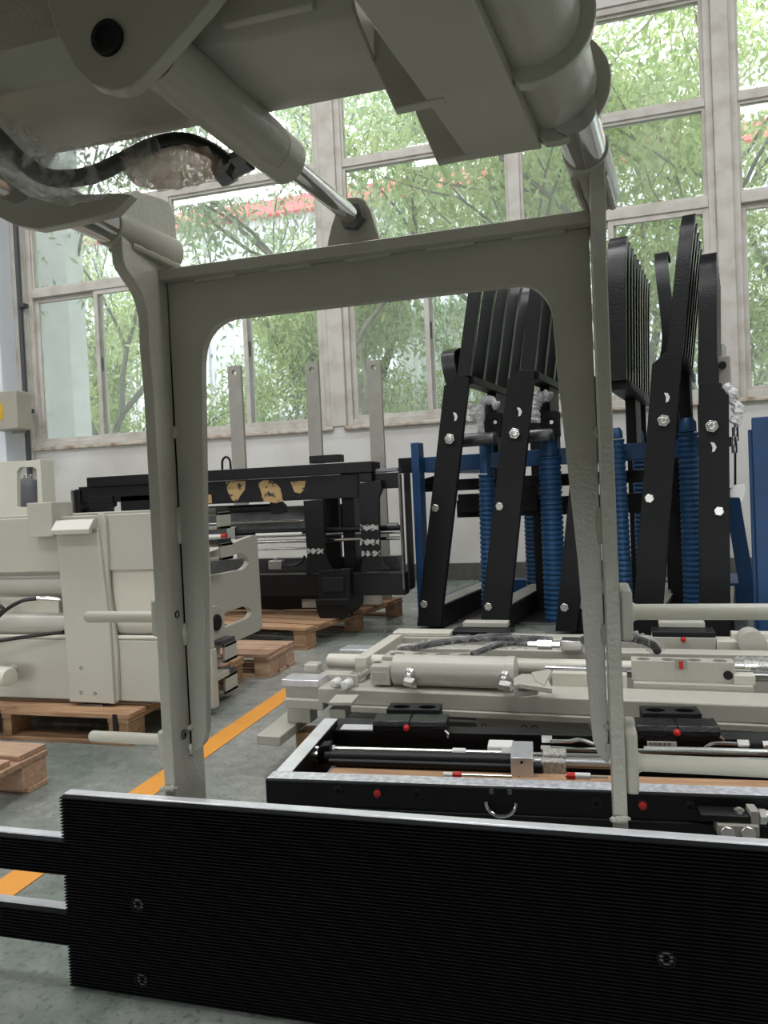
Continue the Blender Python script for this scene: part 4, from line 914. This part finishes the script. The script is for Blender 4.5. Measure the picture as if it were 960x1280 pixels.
wrap('bent hose in crumpled clear wrap looping beside the black bearing block', [(622, 508), (613, 500), (604, 503), (600, 518), (601, 540)], 5.28, 0.03, 2)
wrap('bent hose in crumpled clear wrap hanging behind the second leg', [(688, 497), (680, 494), (672, 500), (668, 512), (667, 528)], 5.28, 0.04, 3)
wrap('hose in crumpled clear wrap along the edge of the chamfered leg', [(905, 482), (914, 488), (914, 500), (922, 508), (922, 520), (917, 530)], 5.03, 0.03, 4)
ht = Thing('hose_fittings', 'chain of zinc hose fittings and a grey valve block on the chamfered leg', 'fitting', R(908, 480, y=5.12), R)
ht.part('valve_block', MB().fbox(R, 897, 446, 914, 482, 5.10, 0.08), M['bar_grey'], bevel=0.005)
ht.part('valve_stem', MB().fbox(R, 901, 430, 908, 446, 5.13, 0.03), M['zinc'], bevel=0.004)
p = R(903, 457, y=5.10); ht.part('port', MB().cyl(p, p + Vector((0, -0.02, 0)), 0.024, 14), M['black_matte'])
for a, b, r in ((920, 530, 0.014), (919, 540, 0.02), (916, 552, 0.024), (921, 545, 0.012), (918, 560, 0.018)):
    p = R(a, b, y=5.06); ht.part('fitting', MB().cyl(p + Vector((0, 0, -0.03)), p + Vector((0, 0, 0.03)), r, 6), M['zinc'], bevel=0.003)
ht.part('chain_hose', MB().tube([R(919, 560, y=5.06), R(919, 580, y=5.06), R(919, 606, y=5.06)], 0.007, 6), M['hose'])
ht.part('bracket', MB().fplate(R, [(912, 612), (921, 606), (931, 605), (933, 612), (928, 630), (924, 622), (912, 622)], 5.02, 0.12), M['white_plastic'], bevel=0.003)
# black cross members of the machines in the rack
ca = R(528, 606, y=5.6); cb2 = R(760, 592, y=5.6)
cm = Thing('cross_carriage', 'black cross carriage running through the rack behind the blue columns', 'machine part', (0, 5.6, ca.z), R)
cm.part('beam', MB().box(ca.x, R(900, 590, y=5.6).x, 5.6, 5.75, ca.z - 0.06, ca.z + 0.03), M['black'], bevel=0.004)
cm.part('beam', MB().box(ca.x + 0.25, R(900, 600, y=5.6).x, 5.7, 5.85, ca.z - 0.28, ca.z - 0.14), M['black_matte'], bevel=0.004)
cm.part('end_bracket', MB().prism([R(a, b, y=5.56) for a, b in ((531, 598), (545, 594), (560, 594), (560, 604), (538, 606), (528, 606))], (0, 0.1, 0)), M['black'], bevel=0.004)
cm.part('block', MB().fbox(R, 572, 618, 600, 640, 5.62, 0.1), M['black_matte'], bevel=0.004)
cm.part('block', MB().fbox(R, 650, 605, 672, 638, 5.62, 0.1), M['black_matte'], bevel=0.004)
cm.part('upright', MB().box(-1.15, -1.09, 5.62, 5.72, 0.021, ca.z - 0.06), M['black'], bevel=0.004)
cm.part('upright', MB().box(-0.5, -0.4, 5.8, 5.9, 0.021, 1.5), M['black'], bevel=0.004)
# ------------------------------------------------------------------ cream clamp unit lying on blocks
G = Frame(-2.6)
yG = 2.50
xR_ = 2.2                                     # right ends run on beyond the picture
gu = Thing('cream_clamp', 'long cream sideshift clamp lying flat on wooden blocks with cylinders and wrapped hoses', 'machine', (-0.3, 2.8, 0.07), G)
def gz(px, py, y): return G(px, py, y=y).z
def gx(px, py, y): return G(px, py, y=y).x
def Gb(name, x0, x1, y0, y1, z0, z1, m='cream', bev=0.003, parent=None): return gu.part(name, MB().box(x0, x1, y0, y1, z0, z1), M[m], parent, bev)
def Gf(name, px0, py0, px1, py1, y, t, m='cream', bev=0.003, parent=None): return gu.part(name, MB().fbox(G, px0, py0, px1, py1, y, t), M[m], parent, bev)
def Gt(name, pts, z, t, m='cream', bev=0.003, parent=None): return gu.part(name, MB().tplate(G, pts, z, t), M[m], parent, bev)
zA = 0.30; zA0 = gz(580, 888, yG); xl0 = gx(355, 880, yG)
fb = Gb('front_beam', gx(398, 880, yG), xR_, yG, yG + 0.15, zA0, zA, 'cream', 0.006)
Gb('beam_lip', gx(440, 890, yG), xR_, yG - 0.012, yG + 0.05, zA0 - 0.022, zA0, 'cream', 0.003, fb)
Gb('beam_end', xl0, gx(404, 880, yG), yG + 0.0, yG + 0.11, gz(375, 887, yG), gz(375, 874, yG), 'cream', 0.006)
Gb('riser', gx(357, 870, yG + 0.02), gx(405, 865, yG + 0.02), yG + 0.02, yG + 0.10, gz(375, 875, yG), gz(375, 859, yG), 'cream', 0.003)
Gb('wear_pad', gx(352, 854, yG + 0.015), gx(399, 853, yG + 0.015), yG + 0.01, yG + 0.11, gz(375, 859, yG + 0.01), gz(375, 850, yG + 0.01), 'alu', 0.004)
Gt('foot_bar', [(320, 919), (350, 921), (388, 891), (358, 889)], 0.155, 0.035, 'cream', 0.004)
Gb('foot_web', gx(357, 888, yG + 0.02), gx(386, 888, yG + 0.02), yG + 0.03, yG + 0.10, 0.155, gz(375, 886, yG), 'cream', 0.003)
Gf('leg_block', 411, 886, 432, 899, yG + 0.03, 0.08, 'cream', 0.003)
Gf('corner_block', 400, 842, 436, 862, yG + 0.10, 0.06, 'cream')
ba = Gf('port_bracket', 419, 843, 448, 872, yG + 0.025, 0.015, 'cream')
Gt('bracket_foot', [(410, 878), (440, 878), (449, 868), (420, 868)], zA + 0.004, 0.012, 'cream', 0.002, ba)
for a, b, r in ((423, 852, 0.015), (437, 854, 0.017)):
    p = G(a, b, y=yG + 0.025); gu.part('port_cap', MB().lathe(p, (-0.15, -1, 0.02), [(0, r * 1.15), (0.012, r * 1.15), (0.013, r), (0.035, r), (0.040, r * 0.8), (0.041, r * 0.5)], 18), M['white_plastic'], ba)
p0, p1 = G(440, 854, y=yG + 0.06), G(461, 840, y=yG + 0.16)
gu.part('hose_tail', MB().tube([p0, p0.lerp(p1, 0.3), p0.lerp(p1, 0.32), p0.lerp(p1, 0.6), p0.lerp(p1, 0.62), p1], [0.012, 0.012, 0.017, 0.017, 0.013, 0.013], 10), M['zinc'])
# second row: tubes, rod end
yT = yG + 0.31
zt2 = gz(455, 827, yT)
gu.part('guide_tube', MB().lathe((gx(410, 827, yT), yT, zt2), (1, 0, 0), [(0, 0.022), (0.006, 0.029), (0.012, 0.030), (xR_ - gx(410, 827, yT), 0.030)], 28), M['cream_light'])
yr2 = yG + 0.17
zr2 = gz(400, 843, yr2)
gu.part('rod_eye', MB().fbox(G, 379, 830, 397, 848, yr2 - 0.03, 0.06), M['cream'], bevel=0.008)
gu.part('piston_rod', MB().cyl((gx(392, 842, yr2), yr2, zr2), (gx(462, 842, yr2), yr2, zr2), 0.015, 18).cyl((gx(393, 842, yr2), yr2, zr2), (gx(398, 842, yr2), yr2, zr2), 0.020, 18), M['chrome'])
# cylinder in front
yc_ = yG + 0.075; xc0, xc1 = gx(488, 847, yc_ - 0.055), gx(642, 848, yc_ - 0.055); zc_ = zA + 0.058
cy = gu.part('cylinder', MB().lathe((xc0, yc_, zc_), (1, 0, 0), [(0, 0.050), (0.004, 0.056), (xc1 - xc0 - 0.03, 0.056), (xc1 - xc0 - 0.028, 0.058), (xc1 - xc0, 0.058), (xc1 - xc0 + 0.002, 0.05)], 36), M['cream'])
for px in (511, 629):
    x = gx(px, 855, yc_ - 0.06); pz = zc_ - 0.02
    gu.part('port', MB().lathe((x + 0.005, yc_ - 0.045, pz + 0.022), (-0.15, -1, -0.45), [(0, 0.022), (0.016, 0.019), (0.018, 0.013), (0.03, 0.013)], 14).hexa(Vector((x - 0.006, yc_ - 0.078, pz - 0.002)), (0.9, -0.35, -0.05), 0.018, 0.042), M['zinc'], cy, 0.002)
yk = Gf('yoke', 462, 832, 488, 857, yG + 0.035, 0.09, 'cream', 0.005)
Gf('yoke_slot', 465, 840, 481, 851, yG + 0.033, 0.004, 'cream_gloss', 0.001, yk)
p = G(472, 831, y=yG + 0.08); gu.part('yoke_pin', MB().cyl((p.x, yG + 0.08, p.z), (p.x, yG + 0.08, p.z + 0.01), 0.016, 14), M['zinc'], yk)
Gt('rod_clevis', [(642, 847), (652, 842), (672, 842), (686, 850), (690, 860), (676, 858), (650, 854), (642, 856)], zc_ + 0.018, 0.018, 'cream', 0.003)
Gt('rod_clevis', [(642, 858), (660, 852), (676, 854), (672, 862), (655, 864), (642, 864)], zc_ - 0.012, 0.018, 'cream', 0.003)
Gt('pivot_lug', [(664, 840), (686, 836), (690, 838), (680, 855), (670, 850)], zc_ + 0.025, 0.02, 'cream', 0.003)
p = G(660, 861, y=yG + 0.04); gu.part('bolt', MB().hexa(p, (0, 0, 1), 0.014, 0.02), M['zinc'])
# plate with four round pockets and a red plug
zP = 0.385
def pocket_block(name, x0, x1, y0, y1, z0, z1, nh, r, par=None):
    hs_ = []
    for k in range(nh):
        cx_ = x0 + (x1 - x0) * (k + 0.5) / nh; hs_.append([(cx_ + r * math.cos(t * math.pi / 9), (y0 + y1) / 2 + r * math.sin(t * math.pi / 9), z1) for t in range(18)])
    o = gu.part(name, MB().prism([(x0, y0, z1), (x1, y0, z1), (x1, y1, z1), (x0, y1, z1)], (0, 0, -(z1 - z0)), hs_), M['cream'], par)
    for k in range(nh):
        cx_ = x0 + (x1 - x0) * (k + 0.5) / nh; gu.part('pocket_floor', MB().cyl((cx_, (y0 + y1) / 2, z1 - 0.018), (cx_, (y0 + y1) / 2, z1 - 0.014), r, 18), M['steel_dark'], o)
    return o
q0 = G(477, 821, z=zP); q1 = G(592, 825, z=zP)
pb = pocket_block('pocket_plate', q0.x, q1.x, q0.y, q0.y + 0.115, zP - 0.055, zP, 4, 0.030)
p = G(529, 824, y=q0.y); gu.part('red_plug', MB().box(p.x - 0.022, p.x + 0.022, q0.y - 0.004, q0.y + 0.01, zP - 0.04, zP + 0.002), M['bar_grey'], pb); gu.part('red_tab', MB().box(p.x - 0.006, p.x + 0.008, q0.y - 0.010, q0.y - 0.002, zP - 0.03, zP + 0.004), M['red'], pb)
# right-hand four-pocket block
zQ = 0.385; r0 = G(789, 826, z=zQ); r1 = G(917, 827, z=zQ)
pb2 = pocket_block('pocket_block', r0.x, r1.x, r0.y, r0.y + 0.07, gz(850, 852, r0.y), zQ, 4, 0.023)
p = G(851, 828, y=r0.y); gu.part('red_tab', MB().box(p.x - 0.006, p.x + 0.006, r0.y - 0.006, r0.y + 0.004, p.z - 0.022, zQ + 0.003), M['red'], pb2); gu.part('tab_seat', MB().box(p.x - 0.02, p.x + 0.02, r0.y - 0.002, r0.y, p.z - 0.022, p.z + 0.012), M['bar_grey'], pb2)
p = G(910, 844, y=r0.y); gu.part('plug', MB().lathe(p, (0, -1, 0), [(0, 0.015), (0.004, 0.015), (0.005, 0.009)], 16), M['black_matte'], pb2)
zb2 = gz(850, 852, r0.y)
Gb('block_seat', gx(792, 860, yG + 0.10), gx(946, 860, yG + 0.10), yG + 0.16, yG + 0.28, zA - 0.02, zb2 - 0.001, 'cream')
Gb('seat_step', gx(917, 850, r0.y), gx(944, 850, r0.y), r0.y - 0.01, r0.y + 0.08, zb2 - 0.002, zb2 + 0.03, 'cream_light')
Gb('rail_strip', gx(690, 850, yG + 0.15), gx(784, 850, yG + 0.15), yG + 0.15, yG + 0.19, zA - 0.01, zA + 0.045, 'cream_light')
gu.part('thin_rod', MB().cyl((gx(680, 840, yG + 0.16), yG + 0.23, zA + 0.04), (xR_, yG + 0.23, zA + 0.04), 0.012, 14), M['chrome'])
# bottom plates with bolt holes
lp_ = Gb('skid_plate', gx(596, 905, yG + 0.05), gx(735, 905, yG + 0.05), yG + 0.045, yG + 0.10, gz(660, 912, yG + 0.05), zA0 - 0.005, 'cream')
for px in (605, 655, 668):
    p = G(px, 908 + (px - 605) * 0.03, y=yG + 0.045); gu.part('hole', MB().lathe(p + Vector((0, 0.003, 0)), (0, -1, 0), [(0, 0.010), (0.0035, 0.010), (0.0037, 0.007), (0.001, 0.007)], 12), M['black_matte'], lp_)
Gb('skid_plate', gx(900, 905, yG + 0.05), xR_, yG + 0.045, yG + 0.10, gz(940, 917, yG + 0.05), zA0 - 0.005, 'cream')
Gb('under_plate', gx(560, 900, yG + 0.07), gx(600, 900, yG + 0.07), yG + 0.07, yG + 0.10, gz(580, 908, yG), zA0, 'steel_dark')
Gb('under_frame', xl0 + 0.15, xR_, yG + 0.12, yG + 0.72, 0.10, 0.16, 'steel_dark')
# rear beam, arms and black pads
yb2 = yG + 0.72
Gb('rear_beam', gx(497, 800, yb2), xR_, yb2, yb2 + 0.12, 0.20, gz(560, 797, yb2), 'cream', 0.005)
Gb('rear_flange', gx(490, 795, yb2), gx(562, 795, yb2), yb2 + 0.01, yb2 + 0.10, gz(560, 797, yb2), gz(530, 791, yb2), 'cream_light', 0.004)
Gb('mid_beam', gx(497, 810, yG + 0.5), xR_, yG + 0.48, yG + 0.56, 0.20, gz(640, 812, yG + 0.48), 'cream', 0.005)
zs_ = zA + 0.06
gu.part('slant_arm', MB().prism([G(443, 822, z=zs_), G(458, 822, z=zs_), G(503, 793, z=zs_), G(488, 793, z=zs_)], (0, 0, -0.06)), M['cream_light'], bevel=0.003)
Gb('wear_pad', gx(424, 812, yG + 0.40), gx(462, 811, yG + 0.40), yG + 0.40, yG + 0.50, gz(440, 818, yG + 0.40), gz(440, 812, yG + 0.40), 'alu', 0.003)
Gb('pad_arm', gx(427, 816, yG + 0.42), gx(470, 816, yG + 0.42), yG + 0.42, yG + 0.50, 0.20, gz(440, 818, yG + 0.4), 'cream', 0.003)
def rear_pad(px0, px1, py, rx):
    z0 = gz((px0 + px1) / 2, py + 8, yb2 - 0.01); xa, xb = gx(px0, py, yb2), gx(px1, py, yb2)
    k = Gb('pad_base', xa, xb - 0.0, yb2 - 0.02, yb2 + 0.10, z0 - 0.05, z0, 'cream')
    Gb('pad', xa, xb, yb2 - 0.02, yb2 + 0.09, z0, z0 + 0.022, 'black', 0.004, k); Gb('pad_cover', xa + 0.03, xb - 0.03, yb2 + 0.07, yb2 + 0.14, z0 + 0.022, z0 + 0.045, 'cream', 0.003, k)
    p = G(rx, py + 8, y=yb2 - 0.02); gu.part('red_plug', MB().lathe(Vector((p.x, yb2 - 0.02, z0 - 0.008)), (0, -1, 0), [(0, 0.011), (0.008, 0.010), (0.010, 0.005)], 10), M['red'], k)
rear_pad(566, 640, 787, 597); rear_pad(815, 894, 788, 854)
Gb('rear_step', gx(895, 797, yb2), xR_, yb2 - 0.03, yb2 + 0.05, 0.25, gz(920, 800, yb2), 'cream_light'); Gb('rear_step', gx(916, 793, yb2), xR_, yb2 + 0.02, yb2 + 0.08, 0.25, gz(930, 793, yb2), 'cream_light')
p = G(950, 803, z=0.40); gu.part('saddle', MB().cyl((p.x, yb2 - 0.10, 0.36), (p.x, yb2 + 0.0, 0.36), 0.05, 24), M['cream'])
# wrapped hoses on top
def gh(pts, r, film, name='hose'):
    P = smooth_pts([G(a, b, z=c) for a, b, c in pts], 6); h_ = gu.part(name, MB().tube(P, r, 12), M['hose'])
    rd = random.Random(len(P)); mb = MB().tube(P, [r * rd.uniform(1.3, 1.9) for _ in P], 12); mb.v = [tuple(Vector(v) + Vector((rd.uniform(-1, 1), rd.uniform(-1, 1), rd.uniform(-1, 1))) * r * 0.35) for v in mb.v]
    if film: gu.part('plastic_wrap', mb, M['film_thin'], h_, ang=20)
    return P
gh(((500, 812, 0.38), (522, 809, 0.40), (548, 804, 0.42), (580, 800, 0.43), (620, 798, 0.43), (660, 798, 0.43), (690, 800, 0.42)), 0.012, True)
gh(((590, 818, 0.39), (606, 812, 0.40), (625, 806, 0.41), (645, 804, 0.41), (662, 805, 0.41)), 0.011, True)
gh(((728, 800, 0.41), (755, 797, 0.43), (785, 797, 0.43), (800, 800, 0.42), (815, 806, 0.40), (822, 814, 0.37)), 0.015, True)
p0, p1 = G(660, 805, z=0.41), G(700, 806, z=0.41)
gu.part('coupling', MB().tube([p0, p0.lerp(p1, 0.3), p0.lerp(p1, 0.31), p0.lerp(p1, 0.75), p0.lerp(p1, 0.76), p1], [0.012, 0.012, 0.019, 0.019, 0.012, 0.012], 10), M['zinc'])
yv = G(712, 812, z=0.36).y
Gf('valve_block', 701, 801, 728, 814, yv, 0.08, 'zinc', 0.003)
p0, p1 = G(918, 831, z=0.36), G(975, 832, z=0.36)
gu.part('coupling', MB().tube([p0, p0.lerp(p1, 0.2), p0.lerp(p1, 0.21), p0.lerp(p1, 0.5), p0.lerp(p1, 0.51), p1], [0.011, 0.011, 0.017, 0.017, 0.012, 0.012], 10), M['zinc'])
gu.part('plastic_wrap', MB().tube(smooth_pts([p0, p0.lerp(p1, 0.3), p0.lerp(p1, 0.7), p1], 4), [0.024 + 0.006 * (i % 2) for i in range(13)], 9), M['film'], ang=15)
# wooden blocks it lies on
for lab, px, py, ln, y0 in (('wooden support block under the cream clamp beside the black pad', 446, 470, 0.12, yG + 0.12),):
    a_, b_ = G(px, 900, y=y0), G(py, 900, y=y0)
    solo('wooden_block', lab, 'wood block', MB().box(a_.x, b_.x, y0, y0 + 0.5, 0.0, 0.10), M['wood'], G, bevel=0.003)
solo('wooden_block', 'wooden support block under the cream clamp behind the goalpost upright', 'wood block', MB().box(0.25, 0.35, yG + 0.12, yG + 0.7, 0.0, 0.10), M['wood'], G, bevel=0.003)
solo('wooden_block', 'small wooden block under the foot bar of the cream clamp', 'wood block', MB().box(gx(365, 890, yG), gx(385, 890, yG), yG + 0.02, yG + 0.12, 0.0, 0.119), M['wood'], G, bevel=0.003)

# ------------------------------------------------------------------ black clamp unit on a pallet
H = Frame(3.5)
yH = 1.746
hu = Thing('black_clamp', 'black sideshift clamp frame lying on a pallet with bare steel top strips', 'machine', (0.2, 1.95, 0.125), H)
def hz_(px, py, y): return H(px, py, y=y).z
def hx(px, py, y): return H(px, py, y=y).x
def Hb(name, x0, x1, y0, y1, z0, z1, m='black', bev=0.003, parent=None): return hu.part(name, MB().box(x0, x1, y0, y1, z0, z1), M[m], parent, bev)
def Hf(name, px0, py0, px1, py1, y, t, m='black', bev=0.003, parent=None): return hu.part(name, MB().fbox(H, px0, py0, px1, py1, y, t), M[m], parent, bev)
zH = 0.30; xh0 = hx(331, 980, yH)
fbm = Hb('front_beam', xh0, 1.7, yH, yH + 0.045, 0.145, zH - 0.002, 'black', 0.006)
Hb('top_strip', xh0 + 0.005, 1.7, yH + 0.004, yH + 0.05, zH - 0.002, zH, 'mill', 0.001, fbm)
Hb('beam_step', xh0 - 0.008, 1.7, yH - 0.006, yH, 0.145, 0.235, 'black', 0.002, fbm)
Hb('bottom_flange', xh0, 1.7, yH, yH + 0.10, 0.130, 0.145, 'black', 0.002, fbm)
for px, py, red in ((423, 988, 0), (472, 991, 1), (521, 992, 0), (745, 1003, 0), (803, 1006, 1), (862, 1008, 0)):
    p = H(px, py, y=yH - 0.000)
    s_ = hu.part('socket', MB().lathe(p, (0, -1, 0), [(0, 0.0125), (0.004, 0.0125), (0.005, 0.010), (0.005, 0.005), (0.001, 0.005)], 16), M['black_matte'], fbm)
    if red: hu.part('red_plug', MB().lathe(p, (0, -1, 0), [(0, 0.009), (0.007, 0.009), (0.009, 0.005)], 12), M['red'], s_)
hd = []
pa, pb_ = H(607, 1010, y=yH - 0.02), H(645, 1010, y=yH - 0.02); cxh = (pa.x + pb_.x) / 2; rh = (pb_.x - pa.x) / 2; zh_ = H(626, 1005, y=yH - 0.02).z
hd = [(cxh + rh * math.cos(t), yH - 0.012 - 0.012 * abs(math.sin(t)), zh_ + 0.028 * math.sin(t)) for t in [math.radians(180 + 180 * i / 12) for i in range(13)]]
hu.part('handle', MB().tube(hd, 0.0042, 10), M['chrome'], fbm)
for sx in (-0.6, 0.6): hu.part('handle_screw', MB().cyl((cxh + rh * sx, yH - 0.006, zh_ + 0.022), (cxh + rh * sx, yH, zh_ + 0.022), 0.006, 10), M['steel_dark'], fbm)
# left rail
yE = 2.19
lr = Hb('side_rail', xh0 + 0.012, xh0 + 0.055, yH + 0.05, yE + 0.05, 0.18, zH - 0.002, 'black', 0.003)
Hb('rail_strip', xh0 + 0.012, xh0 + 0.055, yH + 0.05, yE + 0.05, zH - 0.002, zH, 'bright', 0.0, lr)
rbm = Hb('rear_beam', xh0 + 0.055, 1.7, yE, yE + 0.06, 0.16, zH - 0.02, 'black', 0.004)
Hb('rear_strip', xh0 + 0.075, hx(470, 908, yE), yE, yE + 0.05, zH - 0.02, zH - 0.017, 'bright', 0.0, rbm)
Hb('rear_channel', xh0 + 0.06, 1.7, yE - 0.09, yE, 0.145, 0.16, 'black', 0.002)
def hpad(px0, px1, py0, py1, rx, ry, name='pad'):
    ya = yE - 0.02; xa, xb = hx(px0, py1, ya), hx(px1, py1, ya); z0 = hz_((px0+px1)/2, py1, ya); xm = (xa + xb) / 2
    prof_ = [(ya, z0), (ya, z0 + 0.022), (ya + 0.010, z0 + 0.034), (ya + 0.075, z0 + 0.038), (ya + 0.085, z0)]
    k = hu.part('pad_base', MB().box(xa + 0.004, xb - 0.004, ya + 0.002, ya + 0.08, z0 - 0.006, z0), M['black'])
    for u, v in ((xa, xm - 0.001), (xm + 0.001, xb)): hu.part('pad_shell', MB().prism([(u, y, z) for y, z in prof_], (v - u, 0, 0)), M['black_gloss'], k, 0.002)
    p = H(rx, ry, y=ya); hu.part('red_clip', MB().lathe((p.x, ya + 0.004, p.z), (0.1, -1, 0.1), [(0, 0.010), (0.008, 0.010), (0.011, 0.006), (0.016, 0.005), (0.017, 0.002)], 8), M['red'], k)
    bx0, bx1 = xa + (xb - xa) * 0.12, xa + (xb - xa) * 0.86; yy = ya + 0.085
    hl = [[(bx0 + (bx1 - bx0) * f + 0.028 * math.cos(t * math.pi / 7), yy + 0.035 + 0.02 * math.sin(t * math.pi / 7), z0 + 0.046) for t in range(14)] for f in (0.25, 0.75)]
    hu.part('pocket_plate', MB().prism([(bx0, yy, z0 + 0.046), (bx1, yy, z0 + 0.046), (bx1, yy + 0.075, z0 + 0.046), (bx0, yy + 0.075, z0 + 0.046)], (0, 0, -0.05), hl), M['black_matte'], k)
    hu.part('clip', MB().tube([(xb - 0.003, ya - 0.004, z0 + 0.012), (xb + 0.006, ya - 0.006, z0 + 0.004), (xb + 0.004, ya - 0.006, z0 - 0.008)], 0.004, 6), M['zinc'], k)
hpad(466, 558, 897, 917, 508, 910); hpad(797, 901, 902, 924, 846, 916)
# cylinders, rods and blocks inside the frame
def Hc(name, px0, px1, py, y, r, m, n=18, parent=None):
    z = hz_((px0 + px1) / 2, py, y); return hu.part(name, MB().cyl((hx(px0, py, y), y, z), (hx(px1, py, y), y, z), r, n), M[m], parent)
yI = 1.98
cyb = Hc('cylinder', 408, 642, 950, yI, 0.022, 'black', 24)
Hc('guide_rod', 412, 640, 940, yI + 0.05, 0.010, 'chrome'); Hc('rod_cap', 412, 420, 937, yI + 0.05, 0.015, 'zinc', 6)
Hc('pipe', 412, 640, 956, yI - 0.03, 0.010, 'black')
hu.part('clamp_ring', MB().fplate(H, [(396, 940), (400, 932), (412, 931), (410, 955), (398, 957)], yI - 0.01, 0.04), M['black'], bevel=0.004)
Hc('rod_end', 383, 398, 945, yI + 0.01, 0.014, 'zinc'); Hc('elbow', 391, 399, 937, yI + 0.02, 0.010, 'zinc', 8)
Hc('collar', 566, 582, 941, yI + 0.045, 0.013, 'white_plastic'); hu.part('cast_block', MB().fbox(H, 609, 933, 642, 946, yI + 0.06, 0.06), M['white_plastic'], bevel=0.004)
Hc('hex_nut', 627, 641, 941, yI + 0.045, 0.015, 'zinc', 6)
mn = hu.part('manifold', MB().fbox(H, 638, 947, 667, 975, yI - 0.06, 0.13), M['alu'], bevel=0.002)
for a, b in ((652, 953), (649, 972)):
    p = H(a, b, y=yI - 0.06); hu.part('port', MB().cyl(p, p + Vector((0, -0.0012, 0)), 0.004, 10), M['black_matte'], mn)
hu.part('cast_block', MB().fbox(H, 676, 951, 708, 974, yI - 0.03, 0.03).fbox(H, 678, 942, 709, 956, yI, 0.05), M['casting'], bevel=0.006)
Hc('guide_rod', 660, 960, 949, yI + 0.02, 0.011, 'chrome'); Hc('guide_rod', 667, 960, 957, yI, 0.012, 'steel'); Hc('stub', 664, 678, 960, yI - 0.02, 0.016, 'black')
for px0, px1, py, y in ((574, 640, 970, yI - 0.12), (706, 760, 971, yI - 0.12)):
    rr = Hc('sensor_rod', px0, px1, py, y, 0.004, 'zinc', 8); s0 = px0 if px0 < 600 else px0 + 4
    Hc('sensor_white', s0 - 20 if px0 < 600 else s0 + 8, s0 - 8 if px0 < 600 else s0 + 28, py - 1, y, 0.008, 'white_plastic', 10, rr); Hc('sensor_red', s0 - 8 if px0 < 600 else s0 - 2, s0 + 3 if px0 < 600 else s0 + 9, py - 1, y, 0.009, 'red', 10, rr)
def Hh(name, pts, r, m): hu.part(name, MB().tube(smooth_pts([H(a, b, y=c) for a, b, c in pts], 5), r, 10), M[m])
Hh('steel_pipe', ((690, 927, yI + 0.1), (712, 927, yI + 0.1), (725, 925, yI + 0.1), (745, 931, yI + 0.1), (770, 934, yI + 0.1)), 0.006, 'chrome')
Hh('steel_pipe', ((680, 935, yI + 0.08), (720, 937, yI + 0.08), (770, 938, yI + 0.08), (960, 942, yI + 0.08)), 0.006, 'chrome')
Hc('hex_nut', 677, 690, 924, yI + 0.1, 0.011, 'steel', 6); Hc('hex_nut', 676, 688, 936, yI + 0.08, 0.011, 'zinc', 6)
Hh('steel_pipe', ((880, 936, yI + 0.14), (890, 930, yI + 0.14), (905, 929, yI + 0.14), (925, 930, yI + 0.14)), 0.0045, 'chrome')
Hc('hex_nut', 921, 936, 930, yI + 0.14, 0.013, 'zinc', 6); Hc('coupling', 936, 952, 931, yI + 0.14, 0.016, 'black', 12); Hc('hex_nut', 952, 966, 931, yI + 0.14, 0.012, 'zinc', 6)
lb_ = hu.part('label_plate', MB().fbox(H, 809, 927, 846, 934, yE - 0.025, 0.004), M['paper'])
for i in range(18):
    xx = hx(812, 929, yE - 0.025) + 0.0042 * i; hu.part('barcode', MB().box(xx, xx + 0.0012 + 0.0012 * ((i * 7) % 3 == 0), yE - 0.0256, yE - 0.025, hz_(820, 932, yE - 0.025), hz_(820, 928, yE - 0.025)), M['black_matte'], lb_) if i < 14 else None
Hc('bare_rod', 805, 960, 938, yI + 0.12, 0.008, 'steel')
# valve at the right front
vb = hu.part('valve_plate', MB().fbox(H, 876, 1018, 940, 1029, yH - 0.05, 0.05), M['black'], bevel=0.003)
for a, b in ((918, 1021), (924, 1014)):
    p = H(a, b, y=yH - 0.035); hu.part('bolt', MB().cyl(p + Vector((0, 0, -0.012)), p + Vector((0, 0, 0.004)), 0.0105, 16).cyl(p + Vector((0, 0, 0.004)), p + Vector((0, 0, 0.007)), 0.007, 6), M['zinc'], vb)
vk = hu.part('valve_block', MB().fbox(H, 897, 1031, 950, 1047, yH - 0.06, 0.04).fbox(H, 938, 1014, 950, 1033, yH - 0.05, 0.04), M['bar_grey'], bevel=0.002)
for a in (909, 935):
    p = H(a, 1042, y=yH - 0.06); hu.part('hex_cap', MB().hexa(p + Vector((0, 0.006, 0)), (0, -1, 0.15), 0.0165, 0.014), M['zinc'], vk, 0.002)
Hc('coupling', 950, 990, 1021, yH - 0.03, 0.014, 'zinc', 12, vk); Hc('hex_nut', 948, 956, 1020, yH - 0.03, 0.018, 'zinc', 6, vk)
pallet('dark brown pallet lying under the black clamp frame', xh0 + 0.02, 1.65, yH + 0.01, yE + 0.10, 0.128, H, nb=4, seed=12, gapf=0.25, nx=4)
solo('square_timber', 'brown square timber lying inside the black clamp frame', 'timber', MB().box(xh0 + 0.12, 1.6, yH + 0.075, yH + 0.205, 0.129, 0.258), M['wood'], H, bevel=0.004)
